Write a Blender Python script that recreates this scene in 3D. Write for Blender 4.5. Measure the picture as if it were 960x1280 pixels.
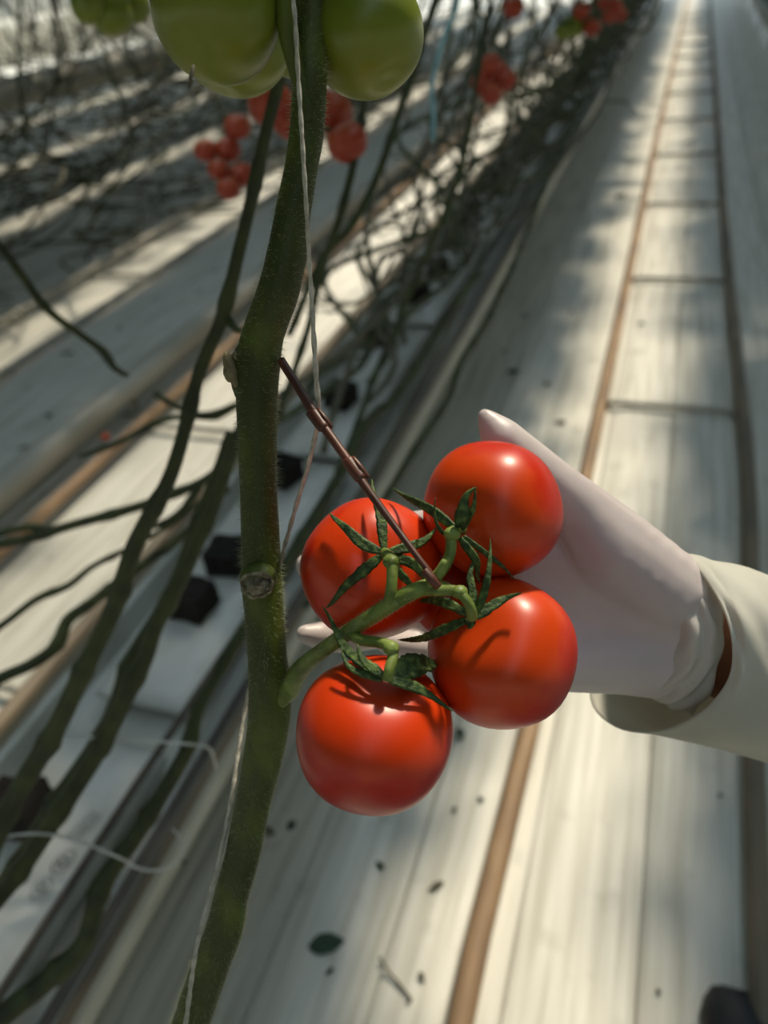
import bpy, bmesh, math, random
from mathutils import Vector, Matrix
import numpy as np
random.seed(7)
scene = bpy.context.scene
COL = scene.collection
for o in list(bpy.data.objects):
    bpy.data.objects.remove(o, do_unlink=True)

# ---------------------------------------------------------------- camera
F, CX, CY = 960.0, 480.0, 640.0           # focal length and centre for a 960x1280 frame
CAM = Vector((0, 0, 1.63))
ROT = Matrix(((0.94492267, -0.11120692, 0.30782166),
              (0.31266156, 0.58477848, -0.74851645),
              (-0.09676727, 0.80353416, 0.58734057)))
cd = bpy.data.cameras.new('camera')
cam = bpy.data.objects.new('camera', cd)
COL.objects.link(cam)
cam.matrix_world = Matrix.Translation(CAM) @ ROT.to_4x4()
cd.sensor_fit = 'VERTICAL'
cd.sensor_height = 36
cd.lens = 27
cd.clip_start = 0.02
cd.clip_end = 300
cd.dof.use_dof = True
cd.dof.focus_distance = 0.37
cd.dof.aperture_fstop = 5.4
scene.camera = cam

# ---------------------------------------------------------------- light
SUN = Vector((0.16, 0.62, 0.77)).normalized()
w = bpy.data.worlds.new('sky')
scene.world = w
w.use_nodes = True
bg = w.node_tree.nodes['Background']
bg.inputs[0].default_value = (0.70, 0.86, 1.0, 1)
bg.inputs[1].default_value = 1.3
sl = bpy.data.lights.new('sun', 'SUN')
sl.energy = 3.7
sl.color = (1.0, 0.88, 0.68)
sl.angle = math.radians(4.2)
so = bpy.data.objects.new('sun', sl)
COL.objects.link(so)
so.rotation_euler = SUN.to_track_quat('Z', 'Y').to_euler()
so.location = (0, 6, 12)
vs = scene.view_settings
vs.view_transform = 'Standard'
vs.look = 'None'
vs.exposure = 0.18
vs.gamma = 1
vs.use_curve_mapping = False


# ---------------------------------------------------------------- helpers
def P(px, py, d):
    """world point seen at a photo pixel, d metres deep in front of the lens"""
    return CAM + ROT @ Vector(((px - CX) / F * d, -(py - CY) / F * d, -d))


def PZ(px, py, z):
    """world point seen at a photo pixel, at height z"""
    v = ROT @ Vector(((px - CX) / F, -(py - CY) / F, -1))
    return CAM + v * ((z - CAM.z) / v.z)


def lin(h):
    h = h.lstrip('#')
    out = []
    for i in (0, 2, 4):
        v = int(h[i:i + 2], 16) / 255
        out.append(v / 12.92 if v <= 0.04045 else ((v + 0.055) / 1.055) ** 2.4)
    return (*out, 1)


def mat(name, c1, c2=None, scale=8, rough=0.6, bump=0.0, bscale=40, stretch=(1, 1, 1), sss=0.0, coat=0.0,
        transl=0.0, c3=None, contrast=(0.35, 0.65), spec=0.5, sssr=(1.0, 0.3, 0.1), sssscale=0.004):
    m = bpy.data.materials.new(name)
    m.use_nodes = True
    nt = m.node_tree
    N, L = nt.nodes, nt.links
    b = N['Principled BSDF']
    b.inputs['Roughness'].default_value = rough
    b.inputs['Specular IOR Level'].default_value = spec
    b.inputs['Coat Weight'].default_value = coat
    b.inputs['Coat Roughness'].default_value = 0.12
    if sss:
        b.inputs['Subsurface Weight'].default_value = sss
        b.inputs['Subsurface Radius'].default_value = sssr
        b.inputs['Subsurface Scale'].default_value = sssscale
    tc = N.new('ShaderNodeTexCoord')
    mp = N.new('ShaderNodeMapping')
    mp.inputs['Scale'].default_value = stretch
    L.new(tc.outputs['Object'], mp.inputs[0])
    nz = N.new('ShaderNodeTexNoise')
    nz.inputs['Scale'].default_value = scale
    nz.inputs['Detail'].default_value = 5
    L.new(mp.outputs[0], nz.inputs['Vector'])
    cr = N.new('ShaderNodeValToRGB')
    cr.color_ramp.elements[0].position = contrast[0]
    cr.color_ramp.elements[1].position = contrast[1]
    cr.color_ramp.elements[0].color = lin(c1)
    cr.color_ramp.elements[1].color = lin(c2 or c1)
    if c3:
        e = cr.color_ramp.elements.new(0.5 * (contrast[0] + contrast[1]))
        e.color = lin(c3)
    L.new(nz.outputs['Fac'], cr.inputs[0])
    L.new(cr.outputs[0], b.inputs['Base Color'])
    if bump:
        n2 = N.new('ShaderNodeTexNoise')
        n2.inputs['Scale'].default_value = bscale
        n2.inputs['Detail'].default_value = 4
        L.new(mp.outputs[0], n2.inputs['Vector'])
        bp = N.new('ShaderNodeBump')
        bp.inputs['Strength'].default_value = bump
        bp.inputs['Distance'].default_value = 0.002
        L.new(n2.outputs['Fac'], bp.inputs['Height'])
        L.new(bp.outputs[0], b.inputs['Normal'])
    if transl:
        t = N.new('ShaderNodeBsdfTranslucent')
        L.new(cr.outputs[0], t.inputs[0])
        mx = N.new('ShaderNodeMixShader')
        mx.inputs[0].default_value = transl
        L.new(b.outputs[0], mx.inputs[1])
        L.new(t.outputs[0], mx.inputs[2])
        L.new(mx.outputs[0], N['Material Output'].inputs[0])
    return m


def tag(o, label=None, cat=None, group=None, kind=None):
    if label: o['label'] = label
    if cat: o['category'] = cat
    if group: o['group'] = group
    if kind: o['kind'] = kind
    return o


def empty(name, loc, label=None, cat=None, group=None, kind=None):
    o = bpy.data.objects.new(name, None)
    o.empty_display_size = 0.05
    o.location = loc
    COL.objects.link(o)
    return tag(o, label, cat, group, kind)


def wloc(o):
    v = Vector((0, 0, 0))
    while o:
        v += o.location
        o = o.parent
    return v


def mk(name, geo, m, parent=None, smooth=True, origin=None):
    """geo = (verts in world space, faces); one mesh object"""
    V, Fc = geo
    V = [Vector(v) for v in V]
    if parent is not None:
        base = wloc(parent)
        org = Vector((0, 0, 0))
    else:
        xs = [v.x for v in V]; ys = [v.y for v in V]; zs = [v.z for v in V]
        base = origin or Vector(((min(xs) + max(xs)) / 2, (min(ys) + max(ys)) / 2, min(zs)))
        org = base
    me = bpy.data.meshes.new(name)
    me.from_pydata([(v - base)[:] for v in V], [], Fc)
    me.update()
    if smooth:
        me.polygons.foreach_set('use_smooth', [True] * len(me.polygons))
    me.materials.append(m)
    o = bpy.data.objects.new(name, me)
    COL.objects.link(o)
    o.location = org
    if parent is not None:
        o.parent = parent
    return o


def join(*gs):
    V, Fc = [], []
    for v, f in gs:
        n = len(V)
        V += list(v)
        Fc += [tuple(i + n for i in q) for q in f]
    return V, Fc


def cr_path(pts, step):
    """Catmull-Rom through (Vector, radius) pairs"""
    out = []
    n = len(pts)
    for i in range(n - 1):
        p0 = pts[max(i - 1, 0)]; p1 = pts[i]; p2 = pts[i + 1]; p3 = pts[min(i + 2, n - 1)]
        L = (p2[0] - p1[0]).length
        k = max(1, int(round(L / step)))
        for j in range(k):
            t = j / k
            t2, t3 = t * t, t * t * t
            a = [(-t3 + 2 * t2 - t) / 2, (3 * t3 - 5 * t2 + 2) / 2, (-3 * t3 + 4 * t2 + t) / 2, (t3 - t2) / 2]
            v = p0[0] * a[0] + p1[0] * a[1] + p2[0] * a[2] + p3[0] * a[3]
            r = p1[1] + (p2[1] - p1[1]) * t
            out.append((v, r))
    out.append((pts[-1][0].copy(), pts[-1][1]))
    return out


def frames(pts):
    T = []
    n = len(pts)
    for i in range(n):
        a = pts[max(i - 1, 0)]; b = pts[min(i + 1, n - 1)]
        t = (b - a)
        T.append(t.normalized() if t.length > 1e-9 else Vector((0, 0, 1)))
    u = T[0].orthogonal().normalized()
    U = []
    for i in range(n):
        u = u - T[i] * u.dot(T[i])
        u.normalize()
        U.append(u.copy())
    return T, U


def tube(pts, n=12, step=0.01, cap=True, squash=None, wob=0.0, nodes=None, seed=0):
    rnd = random.Random(seed)
    pp = cr_path(pts, step) if step else pts
    C = [p[0] for p in pp]
    T, U = frames(C)
    V, Fc = [], []
    s = 0.0
    ph = rnd.random() * 6
    for i, (c, r) in enumerate(pp):
        if i: s += (C[i] - C[i - 1]).length
        if nodes:
            k = (s / nodes + ph) % 1.0
            r = r * (1 + 0.30 * math.exp(-((k - 0.5) * 10) ** 2))
            c = c + U[i] * r * 0.2 * math.sin(6.283 * (s / nodes + ph) * 0.5)
        W = T[i].cross(U[i])
        for j in range(n):
            a = 6.28318 * j / n
            q = r * (1 + (wob * math.sin(3 * a + s * 90) * 0.5 + wob * rnd.uniform(-.5, .5) if wob else 0))
            V.append(c + U[i] * math.cos(a) * q + W * math.sin(a) * q * (squash or 1))
    m = len(pp)
    for i in range(m - 1):
        for j in range(n):
            k = (j + 1) % n
            Fc.append((i * n + j, i * n + k, (i + 1) * n + k, (i + 1) * n + j))
    if cap:
        Fc.append(tuple(range(n - 1, -1, -1)))
        Fc.append(tuple((m - 1) * n + j for j in range(n)))
    return V, Fc


def ptube(pl, n=12, step=0.01, **k):
    """pl: (px, py, depth, width in pixels)"""
    return tube([(P(a, b, d), wd * d / F / 2) for a, b, d, wd in pl], n, step, **k)


def box(c, s, R=None):
    V = []
    for z in (-1, 1):
        for y in (-1, 1):
            for x in (-1, 1):
                v = Vector((x * s[0] / 2, y * s[1] / 2, z * s[2] / 2))
                V.append((R @ v if R else v) + Vector(c))
    return V, [(0, 2, 3, 1), (4, 5, 7, 6), (0, 1, 5, 4), (2, 6, 7, 3), (0, 4, 6, 2), (1, 3, 7, 5)]


def extrude_profile(prof, y0, y1, ny=1):
    """closed x-z profile swept along y"""
    V, Fc = [], []
    n = len(prof)
    for i in range(ny + 1):
        y = y0 + (y1 - y0) * i / ny
        V += [Vector((x, y, z)) for x, z in prof]
    for i in range(ny):
        for j in range(n):
            k = (j + 1) % n
            Fc.append((i * n + j, (i + 1) * n + j, (i + 1) * n + k, i * n + k))
    Fc.append(tuple(range(n)))
    Fc.append(tuple(ny * n + j for j in range(n - 1, -1, -1)))
    return V, Fc


# ---------------------------------------------------------------- materials
def cloth_material():
    m = bpy.data.materials.new('white_ground_cloth')
    m.use_nodes = True
    nt = m.node_tree
    N, L = nt.nodes, nt.links
    b = N['Principled BSDF']
    b.inputs['Roughness'].default_value = 0.5
    g = N.new('ShaderNodeNewGeometry')
    mp = N.new('ShaderNodeMapping')
    mp.inputs['Scale'].default_value = (26, 1.1, 1)
    L.new(g.outputs['Position'], mp.inputs[0])
    n1 = N.new('ShaderNodeTexNoise')
    n1.inputs['Scale'].default_value = 1.6
    n1.inputs['Detail'].default_value = 6
    L.new(mp.outputs[0], n1.inputs['Vector'])
    r1 = N.new('ShaderNodeValToRGB')
    r1.color_ramp.elements[0].position = 0.3
    r1.color_ramp.elements[1].position = 0.62
    r1.color_ramp.elements[0].color = lin('#B9B6A8')
    r1.color_ramp.elements[1].color = lin('#DEDCD2')
    L.new(n1.outputs['Fac'], r1.inputs[0])
    n2 = N.new('ShaderNodeTexNoise')
    n2.inputs['Scale'].default_value = 9
    n2.inputs['Detail'].default_value = 5
    L.new(g.outputs['Position'], n2.inputs['Vector'])
    r2 = N.new('ShaderNodeValToRGB')
    r2.color_ramp.elements[0].position = 0.6
    r2.color_ramp.elements[1].position = 0.78
    r2.color_ramp.elements[0].color = (0, 0, 0, 1)
    r2.color_ramp.elements[1].color = (0.55, 0.55, 0.55, 1)
    L.new(n2.outputs['Fac'], r2.inputs[0])
    mx = N.new('ShaderNodeMix')
    mx.data_type = 'RGBA'
    L.new(r2.outputs[0], mx.inputs[0])
    L.new(r1.outputs[0], mx.inputs[6])
    mx.inputs[7].default_value = lin('#8F8F80')
    L.new(mx.outputs[2], b.inputs['Base Color'])
    bp = N.new('ShaderNodeBump')
    bp.inputs['Strength'].default_value = 0.35
    bp.inputs['Distance'].default_value = 0.006
    L.new(n1.outputs['Fac'], bp.inputs['Height'])
    L.new(bp.outputs[0], b.inputs['Normal'])
    return m


def tomato_material(name, lo, hi, top, tint):
    """skin colour runs from the blossom end to the shoulders (object z); ripe reds also paint underside shade at the low end"""
    m = bpy.data.materials.new(name)
    m.use_nodes = True
    nt = m.node_tree
    N, L = nt.nodes, nt.links
    b = N['Principled BSDF']
    b.inputs['Roughness'].default_value = 0.36
    b.inputs['Coat Weight'].default_value = 0.2
    b.inputs['Specular IOR Level'].default_value = 0.36
    b.inputs['Coat Roughness'].default_value = 0.3
    b.inputs['Subsurface Weight'].default_value = 0.15
    b.inputs['Subsurface Radius'].default_value = tint
    b.inputs['Subsurface Scale'].default_value = 0.004
    tc = N.new('ShaderNodeTexCoord')
    sx = N.new('ShaderNodeSeparateXYZ')
    L.new(tc.outputs['Generated'], sx.inputs[0])
    nz = N.new('ShaderNodeTexNoise')
    nz.inputs['Scale'].default_value = 5
    nz.inputs['Detail'].default_value = 5
    L.new(tc.outputs['Generated'], nz.inputs['Vector'])
    ad = N.new('ShaderNodeMath')
    ad.operation = 'MULTIPLY_ADD'
    ad.inputs[1].default_value = 0.45
    L.new(nz.outputs['Fac'], ad.inputs[0])
    L.new(sx.outputs[2], ad.inputs[2])
    cr = N.new('ShaderNodeValToRGB')
    e = cr.color_ramp.elements
    e[0].position, e[0].color = 0.35, lin(lo)
    e[1].position, e[1].color = 1.3 / 1.5, lin(hi)
    k = cr.color_ramp.elements.new(0.97)
    k.color = lin(top)
    L.new(ad.outputs[0], cr.inputs[0])
    # pale pin-prick speckles of tomato skin
    vz = N.new('ShaderNodeTexNoise')
    vz.inputs['Scale'].default_value = 130
    L.new(tc.outputs['Generated'], vz.inputs['Vector'])
    vr = N.new('ShaderNodeValToRGB')
    vr.color_ramp.elements[0].position = 0.66
    vr.color_ramp.elements[1].position = 0.8
    vr.color_ramp.elements[0].color = (0, 0, 0, 1)
    vr.color_ramp.elements[1].color = (0.35, 0.35, 0.35, 1)
    L.new(vz.outputs['Fac'], vr.inputs[0])
    mx = N.new('ShaderNodeMix')
    mx.data_type = 'RGBA'
    L.new(vr.outputs[0], mx.inputs[0])
    L.new(cr.outputs[0], mx.inputs[6])
    mx.inputs[7].default_value = lin(top)
    L.new(mx.outputs[2], b.inputs['Base Color'])
    return m


M = {}
M['cloth'] = cloth_material()
M['rust'] = mat('rusty_steel', '#7E6650', '#A58868', 14, 0.65, 0.4, 60, (1, .25, 1), c3='#917558')
M['rust_dark'] = mat('worn_grey_steel', '#5C554A', '#8A7B66', 12, 0.55, 0.4, 60, (1, .2, 1))
M['tie'] = mat('whitewashed_steel', '#8E8D84', '#B9B6AA', 20, 0.6, 0.2)
M['white_pipe'] = mat('white_painted_pipe', '#A9A494', '#C9C5B8', 6, 0.38, 0.1, 30, (1, .3, 1))
M['gutter'] = mat('white_coated_gutter', '#B8B8AE', '#CFCFC6', 7, 0.4, 0.15, 30)
M['brown_pipe'] = mat('brown_grey_hose', '#4A433B', '#746A5E', 9, 0.6, 0.25, 40, (1, .15, 1))
M['film'] = mat('white_growbag_film', '#C9C8BF', '#E2E1DA', 9, 0.35, 0.5, 24, c3='#D6D5CC')
M['ink'] = mat('grey_print', '#55564F', '#6B6C64', 40, 0.6)
M['peat'] = mat('dark_coir', '#0F0D0B', '#241D17', 60, 0.95, 0.8, 90)
M['stem'] = mat('green_vine_skin', '#364012', '#5A6820', 45, 0.55, 0.25, 500, (1, 1, .4), sss=0.12, sssr=(.4, .8, .2), c3='#434E18')
M['vine_mid'] = mat('mid_vine_skin', '#262E14', '#404A22', 30, 0.6, 0.25, 150)
M['vine_far'] = mat('old_vine_skin', '#353D26', '#565D3E', 12, 0.75, 0.2, 60)
M['vine_grey'] = mat('grey_old_vine_skin', '#4A4A3C', '#6B6856', 12, 0.8, 0.2, 60)
M['scar'] = mat('corky_scar', '#6E6248', '#A59A80', 60, 0.75, 0.7, 200, c3='#8B805F')
M['scar_wet'] = mat('pale_cut_scar', '#4C4536', '#A49C82', 260, 0.5, 0.9, 300, c3='#7A725A')
M['hair'] = mat('fine_pale_hair', '#B9BC98', '#CDCFB2', 20, 0.6, transl=0.4)
M['sepal'] = mat('green_sepal', '#2C421A', '#6A8240', 260, 0.6, 0.6, 500, transl=0.15, c3='#40592A')
M['truss'] = mat('green_truss_skin', '#566826', '#84964A', 90, 0.5, 0.25, 300, sss=0.15, sssr=(.4, .8, .2))
M['string'] = mat('white_twine', '#A8A496', '#D2CDC0', 200, 0.8, 0.5, 300)
M['blue'] = mat('pale_blue_twine', '#7FAFB6', '#A3CBD0', 50, 0.7)
M['clip'] = mat('brown_plastic', '#4A2A20', '#6E4030', 30, 0.42, 0.15, 100)
M['wire'] = mat('white_wire', '#C4C4BC', '#DEDED8', 30, 0.4)
M['glove'] = mat('white_nitrile_glove', '#BFB3B3', '#D3CAC8', 9, 0.42, 0.5, 34, sss=0.1, sssr=(1, .5, .4))
M['cuff'] = mat('thin_rolled_glove_cuff', '#C9C3BC', '#DDD8D0', 12, 0.4, 0.5, 40, transl=0.25)
M['coat'] = mat('white_lab_coat_cloth', '#D3D2C8', '#E8E7DE', 10, 0.85, 0.8, 26, transl=0.42)
M['skin'] = mat('skin', '#8A5643', '#A56D56', 30, 0.55, 0.2, 150, sss=0.2)
M['shoe'] = mat('black_shoe_leather', '#15161A', '#26272B', 20, 0.5, 0.3, 120)
M['leaf'] = mat('green_leaf', '#2E4A1E', '#4C6B2B', 10, 0.6, transl=0.25)
M['litter'] = mat('fallen_leaf_green', '#1F3524', '#34503A', 40, 0.7, 0.4, 120)
M['dry'] = mat('dry_litter_brown', '#4E4A3C', '#6C6654', 60, 0.8, 0.4, 120)
M['red'] = tomato_material('ripe_tomato_skin', '#920A04', '#C82406', '#D63C08', (1.0, .15, .05))  # low red darkened to stand in for underside shade; orange shoulders are skin colour
M['red_far'] = tomato_material('ripe_tomato_skin_far', '#9C3420', '#B0482C', '#B85A36', (1.0, .2, .1))
M['red_orange'] = tomato_material('ripe_orange_red_tomato_skin', '#AC1806', '#C82A08', '#D2420A', (1.0, .15, .05))
M['green'] = tomato_material('unripe_tomato_skin', '#7A842A', '#6C7C24', '#4A611A', (.6, .8, .2))

# ---------------------------------------------------------------- ground
fl = mk('floor', box((-24, 18, -0.03), (84, 100, 0.05)), M['cloth'])
tag(fl, kind='structure')
# strips of white cloth laid side by side down the aisle; each overlaps its neighbour
edges = [-1.32, -1.08, -0.84, -0.60, -0.37, -0.13, 0.105, 0.34, 0.57, 0.80, 1.04]
for i in range(len(edges) - 1):
    a, b = edges[i], edges[i + 1]
    z0 = 0.004
    n = 8
    prof = []
    for k in range(n + 1):
        t = k / n
        x = a + 0.004 + (b - a - 0.008) * t
        prof.append((x, z0 + 0.005 * (1 - abs(2 * t - 1) ** 6) + 0.0015 * math.sin(t * 9 + i)))
    prof += [(b - 0.004, -0.004), (a + 0.004, -0.004)]
    mk('cloth_strip', extrude_profile(prof[::-1], -1.2, 24), M['cloth'], fl, smooth=False)


wl = mk('wall_left', box((-19, 18, 1.9), (.2, 100, 3.8)), M['white_pipe'], smooth=False)
tag(wl, kind='structure')
for i in range(24):
    mk('wall_post', box((-18.87, -14 + i * 3, 1.9), (.08, .08, 3.8)), M['tie'], wl, smooth=False)
wr0 = tag(mk('wall_right', box((14, 18, 1.9), (.2, 100, 3.8)), M['white_pipe'], smooth=False), kind='structure')
wf0 = tag(mk('wall_front', box((-2, -16, 1.9), (34, .2, 3.8)), M['white_pipe'], smooth=False), kind='structure')
wb = mk('wall_back', box((-6, 48, 1.9), (30, .2, 3.8)), M['white_pipe'], smooth=False)
tag(wb, kind='structure')

# ---------------------------------------------------------------- rail tracks
def bend_rail(pts, r, name, m, parent):
    mk(name, tube([(Vector(p), r) for p in pts], 14, 0.25), m, parent)


def track(name, label, railL, railR, ties, mL, mR, r=0.0245, foot=True):
    e = empty(name, (railL[0][0] * .5 + railR[0][0] * .5, 0, 0), label, 'rail track', 'rail tracks in the aisles')
    bend_rail(railL, r, 'rail', mL, e)
    bend_rail(railR, r, 'rail', mR, e)
    for y in ties:
        def xat(R):
            for (a, b) in zip(R, R[1:]):
                if a[1] <= y <= b[1]:
                    return a[0] + (b[0] - a[0]) * (y - a[1]) / (b[1] - a[1])
            return R[-1][0]
        xa, xb = xat(railL), xat(railR)
        q = [(xa, .022), (xa + .02, .026), (xa + .04, .03), (xb - .04, .03), (xb - .02, .026), (xb, .022)]
        mk('tie', tube([(Vector((x, y, z)), .0125) for x, z in q], 10, 0.1), M['tie'], e)
        if foot:
            mk('rail_foot', join(box((xa, y, .013), (.07, .05, .008)), box((xa, y, .02), (.012, .035, .03))), M['tie'], e, smooth=False)
            mk('rail_foot', join(box((xb, y, .013), (.07, .05, .008)), box((xb, y, .02), (.012, .035, .03))), M['tie'], e, smooth=False)
    return e


def railpts(pix, z):
    q = [PZ(a, b, z) for a, b in pix]
    return [(v.x, v.y, v.z) for v in q]


ZR = 0.058
lr = railpts([(575, 1280), (600, 1162), (664, 900), (733, 592), (795, 300), (826, 150)], ZR)
lr = [(lr[0][0] - .01, -1.2, ZR)] + lr + [(lr[-1][0] + .03, 24, ZR)]
rr = railpts([(953, 1237), (943, 980), (938, 700), (933, 560), (910, 330), (897, 150)], ZR)
rr = [(rr[0][0] - .02, -1.2, ZR)] + rr + [(rr[-1][0], 24, ZR)]
track('rail_track', 'rusty pipe rail track with cross ties along the sunlit white aisle beneath the gloved hand',
      lr, rr, [1.5 + 1.45 * i for i in range(-1, 13)], M['rust'], M['rust_dark'])
a2 = PZ(0, 690, ZR).x
b2 = PZ(0, 905, ZR).x
track('rail_track', 'pale rail track on the lit floor behind the near row of white growbags',
      [(a2, -1.2, ZR), (a2, 24, ZR)], [(b2, -1.2, ZR), (b2, 24, ZR)], [1.02 + 1.45 * i for i in range(0, 8)], M['rust'], M['rust_dark'], foot=False)
a3 = PZ(0, 425, ZR).x
b3 = PZ(0, 482, ZR).x - .09
a3 = b3 - .55
track('rail_track', 'rail track in the far aisle beyond the bare bed and thick white pipe',
      [(a3, -1.2, ZR), (a3, 24, ZR)], [(b3, -1.2, ZR), (b3, 24, ZR)], [1.4 + 1.45 * i for i in range(0, 8)], M['tie'], M['tie'], foot=False)

# ---------------------------------------------------------------- pipes, gutters, bags
pz = PZ(0, 614, 0.14)
wp = empty('heating_pipe', (pz.x, 0, 0), 'thick white heating pipe lying beside the bare bed, behind the growbag row', 'pipe')
mk('pipe', tube([(Vector((pz.x, -1, .14)), .058), (Vector((pz.x, 24, .14)), .058)], 24, 1.0), M['white_pipe'], wp)
for i in range(8):
    y = 0.4 + i * 2.2
    mk('pipe_stand', join(box((pz.x, y, .045), (.03, .03, .09)), box((pz.x, y, .012), (.14, .08, .01))), M['tie'], wp, smooth=False)
# bare bed between the pipe and the next aisle
bx1, bx0 = pz.x - 0.07, PZ(0, 482, 0.02).x
mk_b = mk('bare_bed', extrude_profile([(bx0, 0), (bx1, 0), (bx1, .016), (bx0 + .03, .03), (bx0, .026)], -1, 24), M['cloth'], smooth=False)
tag(mk_b, 'bare flat white bed between the thick white pipe and the far aisle', 'bed')


def round_gutter(px, py, z, r, label):
    g = PZ(px, py, z)
    prof = []
    for k in range(20):
        a = 6.28318 * k / 20
        prof.append((g.x + r * math.cos(a) * 1.05, z + r * math.sin(a) * (0.85 if math.sin(a) > 0 else 1)))
    e = empty('raised_gutter', (g.x, 0, 0), label, 'gutter', 'raised far gutters')
    mk('trough', extrude_profile(prof, -2, 34), M['white_pipe'], e)
    for i in range(7):
        y = 1.7 + i * 4.6
        mk('gutter_stand', tube([(Vector((g.x, y, 0)), .015), (Vector((g.x, y, z - r * .8)), .015)], 8, 0), M['tie'], e)
    return g.x


gx1 = round_gutter(0, 118, 0.95, 0.135, 'thick rounded white gutter raised on stands under the green tomatoes')
gx2 = round_gutter(0, 34, 0.95, 0.20, 'second rounded white gutter raised far beyond, below the hanging green bunch')

ZB = 0.46                                     # top of the growbags in the near row
bxc = PZ(35, 1020, ZB).x                     # centre line of the bags
hx = PZ(165, 1075, ZB).x                      # brown hose on the aisle side
grow = empty('growing_gutter', (bxc, 0, 0), 'white hanging gutter carrying growbags and black planting blocks beside the aisle', 'gutter')
xl, xr = bxc - .17, hx + .040
prof = [(xl, ZB - .02), (xl + .02, ZB - .10), (xl + .03, ZB - .14), (xr - .05, ZB - .14), (xr - .01, ZB - .10),
        (xr + .005, ZB - .06), (xr + .004, ZB - .035), (xr - .006, ZB - .022), (xr - .022, ZB - .02), (xr - .03, ZB - .03), (xr - .035, ZB - .075),
        (xl + .035, ZB - .075), (xl + .02, ZB - .018)]
mk('trough', extrude_profile(prof[::-1], -1.2, 24), M['gutter'], grow, smooth=False)
for i in range(9):
    y = .75 + i * 2.4
    mk('gutter_stand', join(box((bxc, y, (ZB - .14) / 2), (.03, .03, ZB - .145)), box((bxc, y, ZB - .15), (.3, .03, .02)), box((bxc, y, .008), (.1, .1, .012))), M['tie'], grow, smooth=False)
hs = tag(mk('brown_hose', tube([(Vector((hx, -1.2 + i * .9, ZB - .045 + .004 * math.sin(i))), .017) for i in range(29)], 12, 0.3), M['brown_pipe']),
         'brown grey irrigation hose lying along the aisle edge of the white gutter', 'hose')
tag(mk('brown_hose', tube([(Vector((hx + .034 + .003 * math.sin(i * 1.7), -1.2 + i * .9, ZB - .012)), .0095) for i in range(29)], 10, 0.3), M['rust_dark']),
    'thin grey hose resting on the outer lip of the white gutter', 'hose')
h2 = PZ(60, 1158, ZB).x
# growbags
rb = random.Random(3)


def growbag(y0, y1, idx):
    V, Fc = [], []
    ny, n = 22, 16
    wv = .118
    for i in range(ny + 1):
        t = i / ny
        y = y0 + (y1 - y0) * t
        e = min(1, (min(t, 1 - t) * 7 + .08)) ** .5
        for j in range(n):
            a = 6.28318 * j / n
            ca, sa = math.cos(a), math.sin(a)
            k = (abs(ca) ** 4 + abs(sa) ** 4) ** (-.25)
            wr = rb.uniform(-.0025, .0025)
            V.append(Vector((bxc + .038 + ca * k * (wv + wr), y, ZB - .037 + sa * k * (.036 * e + wr))))
    for i in range(ny):
        for j in range(n):
            k = (j + 1) % n
            Fc.append((i * n + j, (i + 1) * n + j, (i + 1) * n + k, i * n + k))
    Fc.append(tuple(range(n))); Fc.append(tuple(ny * n + j for j in range(n - 1, -1, -1)))
    return V, Fc


def ringmark(c, u, v, r0, r1, n=20):
    V, Fc = [], []
    for j in range(n):
        a = 6.28318 * j / n
        for r in (r0, r1):
            V.append(c + u * math.cos(a) * r + v * math.sin(a) * r * .72)
    for j in range(n):
        k = (j + 1) % n
        Fc.append((j * 2, j * 2 + 1, k * 2 + 1, k * 2))
    return V, Fc


def arrowmark(c, u, v, s):
    """three chasing arrows"""
    gs = []
    for k in range(3):
        a = 2.0944 * k
        d = u * math.cos(a) + v * math.sin(a)
        t = u * -math.sin(a) + v * math.cos(a)
        p = c + d * s * .55
        gs.append(([p - t * s * .5 - d * s * .14, p + t * s * .25 - d * s * .14, p + t * s * .25 + d * s * .14, p - t * s * .5 + d * s * .14],
                   [(0, 1, 2, 3)]))
        gs.append(([p + t * s * .25 - d * s * .3, p + t * s * .7, p + t * s * .25 + d * s * .3], [(0, 1, 2)]))
    return join(*gs)


bag_span = [(-.75, .22), (.25, .70), (.80, 1.72), (1.77, 2.70), (2.75, 3.7), (3.75, 4.7), (4.75, 5.7), (5.75, 6.7), (6.75, 7.7), (7.75, 8.7), (8.75, 9.7)]
for i, (y0, y1) in enumerate(bag_span):
    if i == 1:
        lab = 'white plastic growbag printed with grey recycling marks and lines of text'
    elif i == 2:
        lab = 'white plastic growbag with two black blocks on it, following the printed bag'
    elif i == 0:
        lab = 'white plastic growbag at the near end of the row before the printed bag'
    else:
        lab = 'white plastic growbag in the row further along the aisle'
    e = mk('growbag', growbag(y0, y1, i), M['film'])
    tag(e, lab, 'growbag', 'growbags in the gutter')
    if i == 1:
        zt = ZB + .0022
        u, v = Vector((.25, .97, 0)), Vector((-.97, .25, 0))
        c1, c2 = PZ(79, 1077, zt), PZ(52, 1110, zt)
        mk('printed_mark', join(ringmark(c1, u, v, .020, .0225), arrowmark(c1, u, v, .013)), M['ink'], e, smooth=False)
        mk('printed_mark', join(ringmark(c2, u, v, .018, .020), arrowmark(c2, u, v, .011)), M['ink'], e, smooth=False)
        bars = []
        c3 = PZ(105, 1032, zt)
        for r in range(4):
            for k in range(7):
                ln = rb.uniform(.003, .006)
                p = c3 + u * ((k - 3) * .0085) + v * ((r - 1.5) * .007)
                bars.append(([p - u * ln / 2 - v * .0016, p + u * ln / 2 - v * .0016, p + u * ln / 2 + v * .0016, p - u * ln / 2 + v * .0016], [(0, 1, 2, 3)]))
        mk('printed_text', join(*bars), M['ink'], e, smooth=False)
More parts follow.
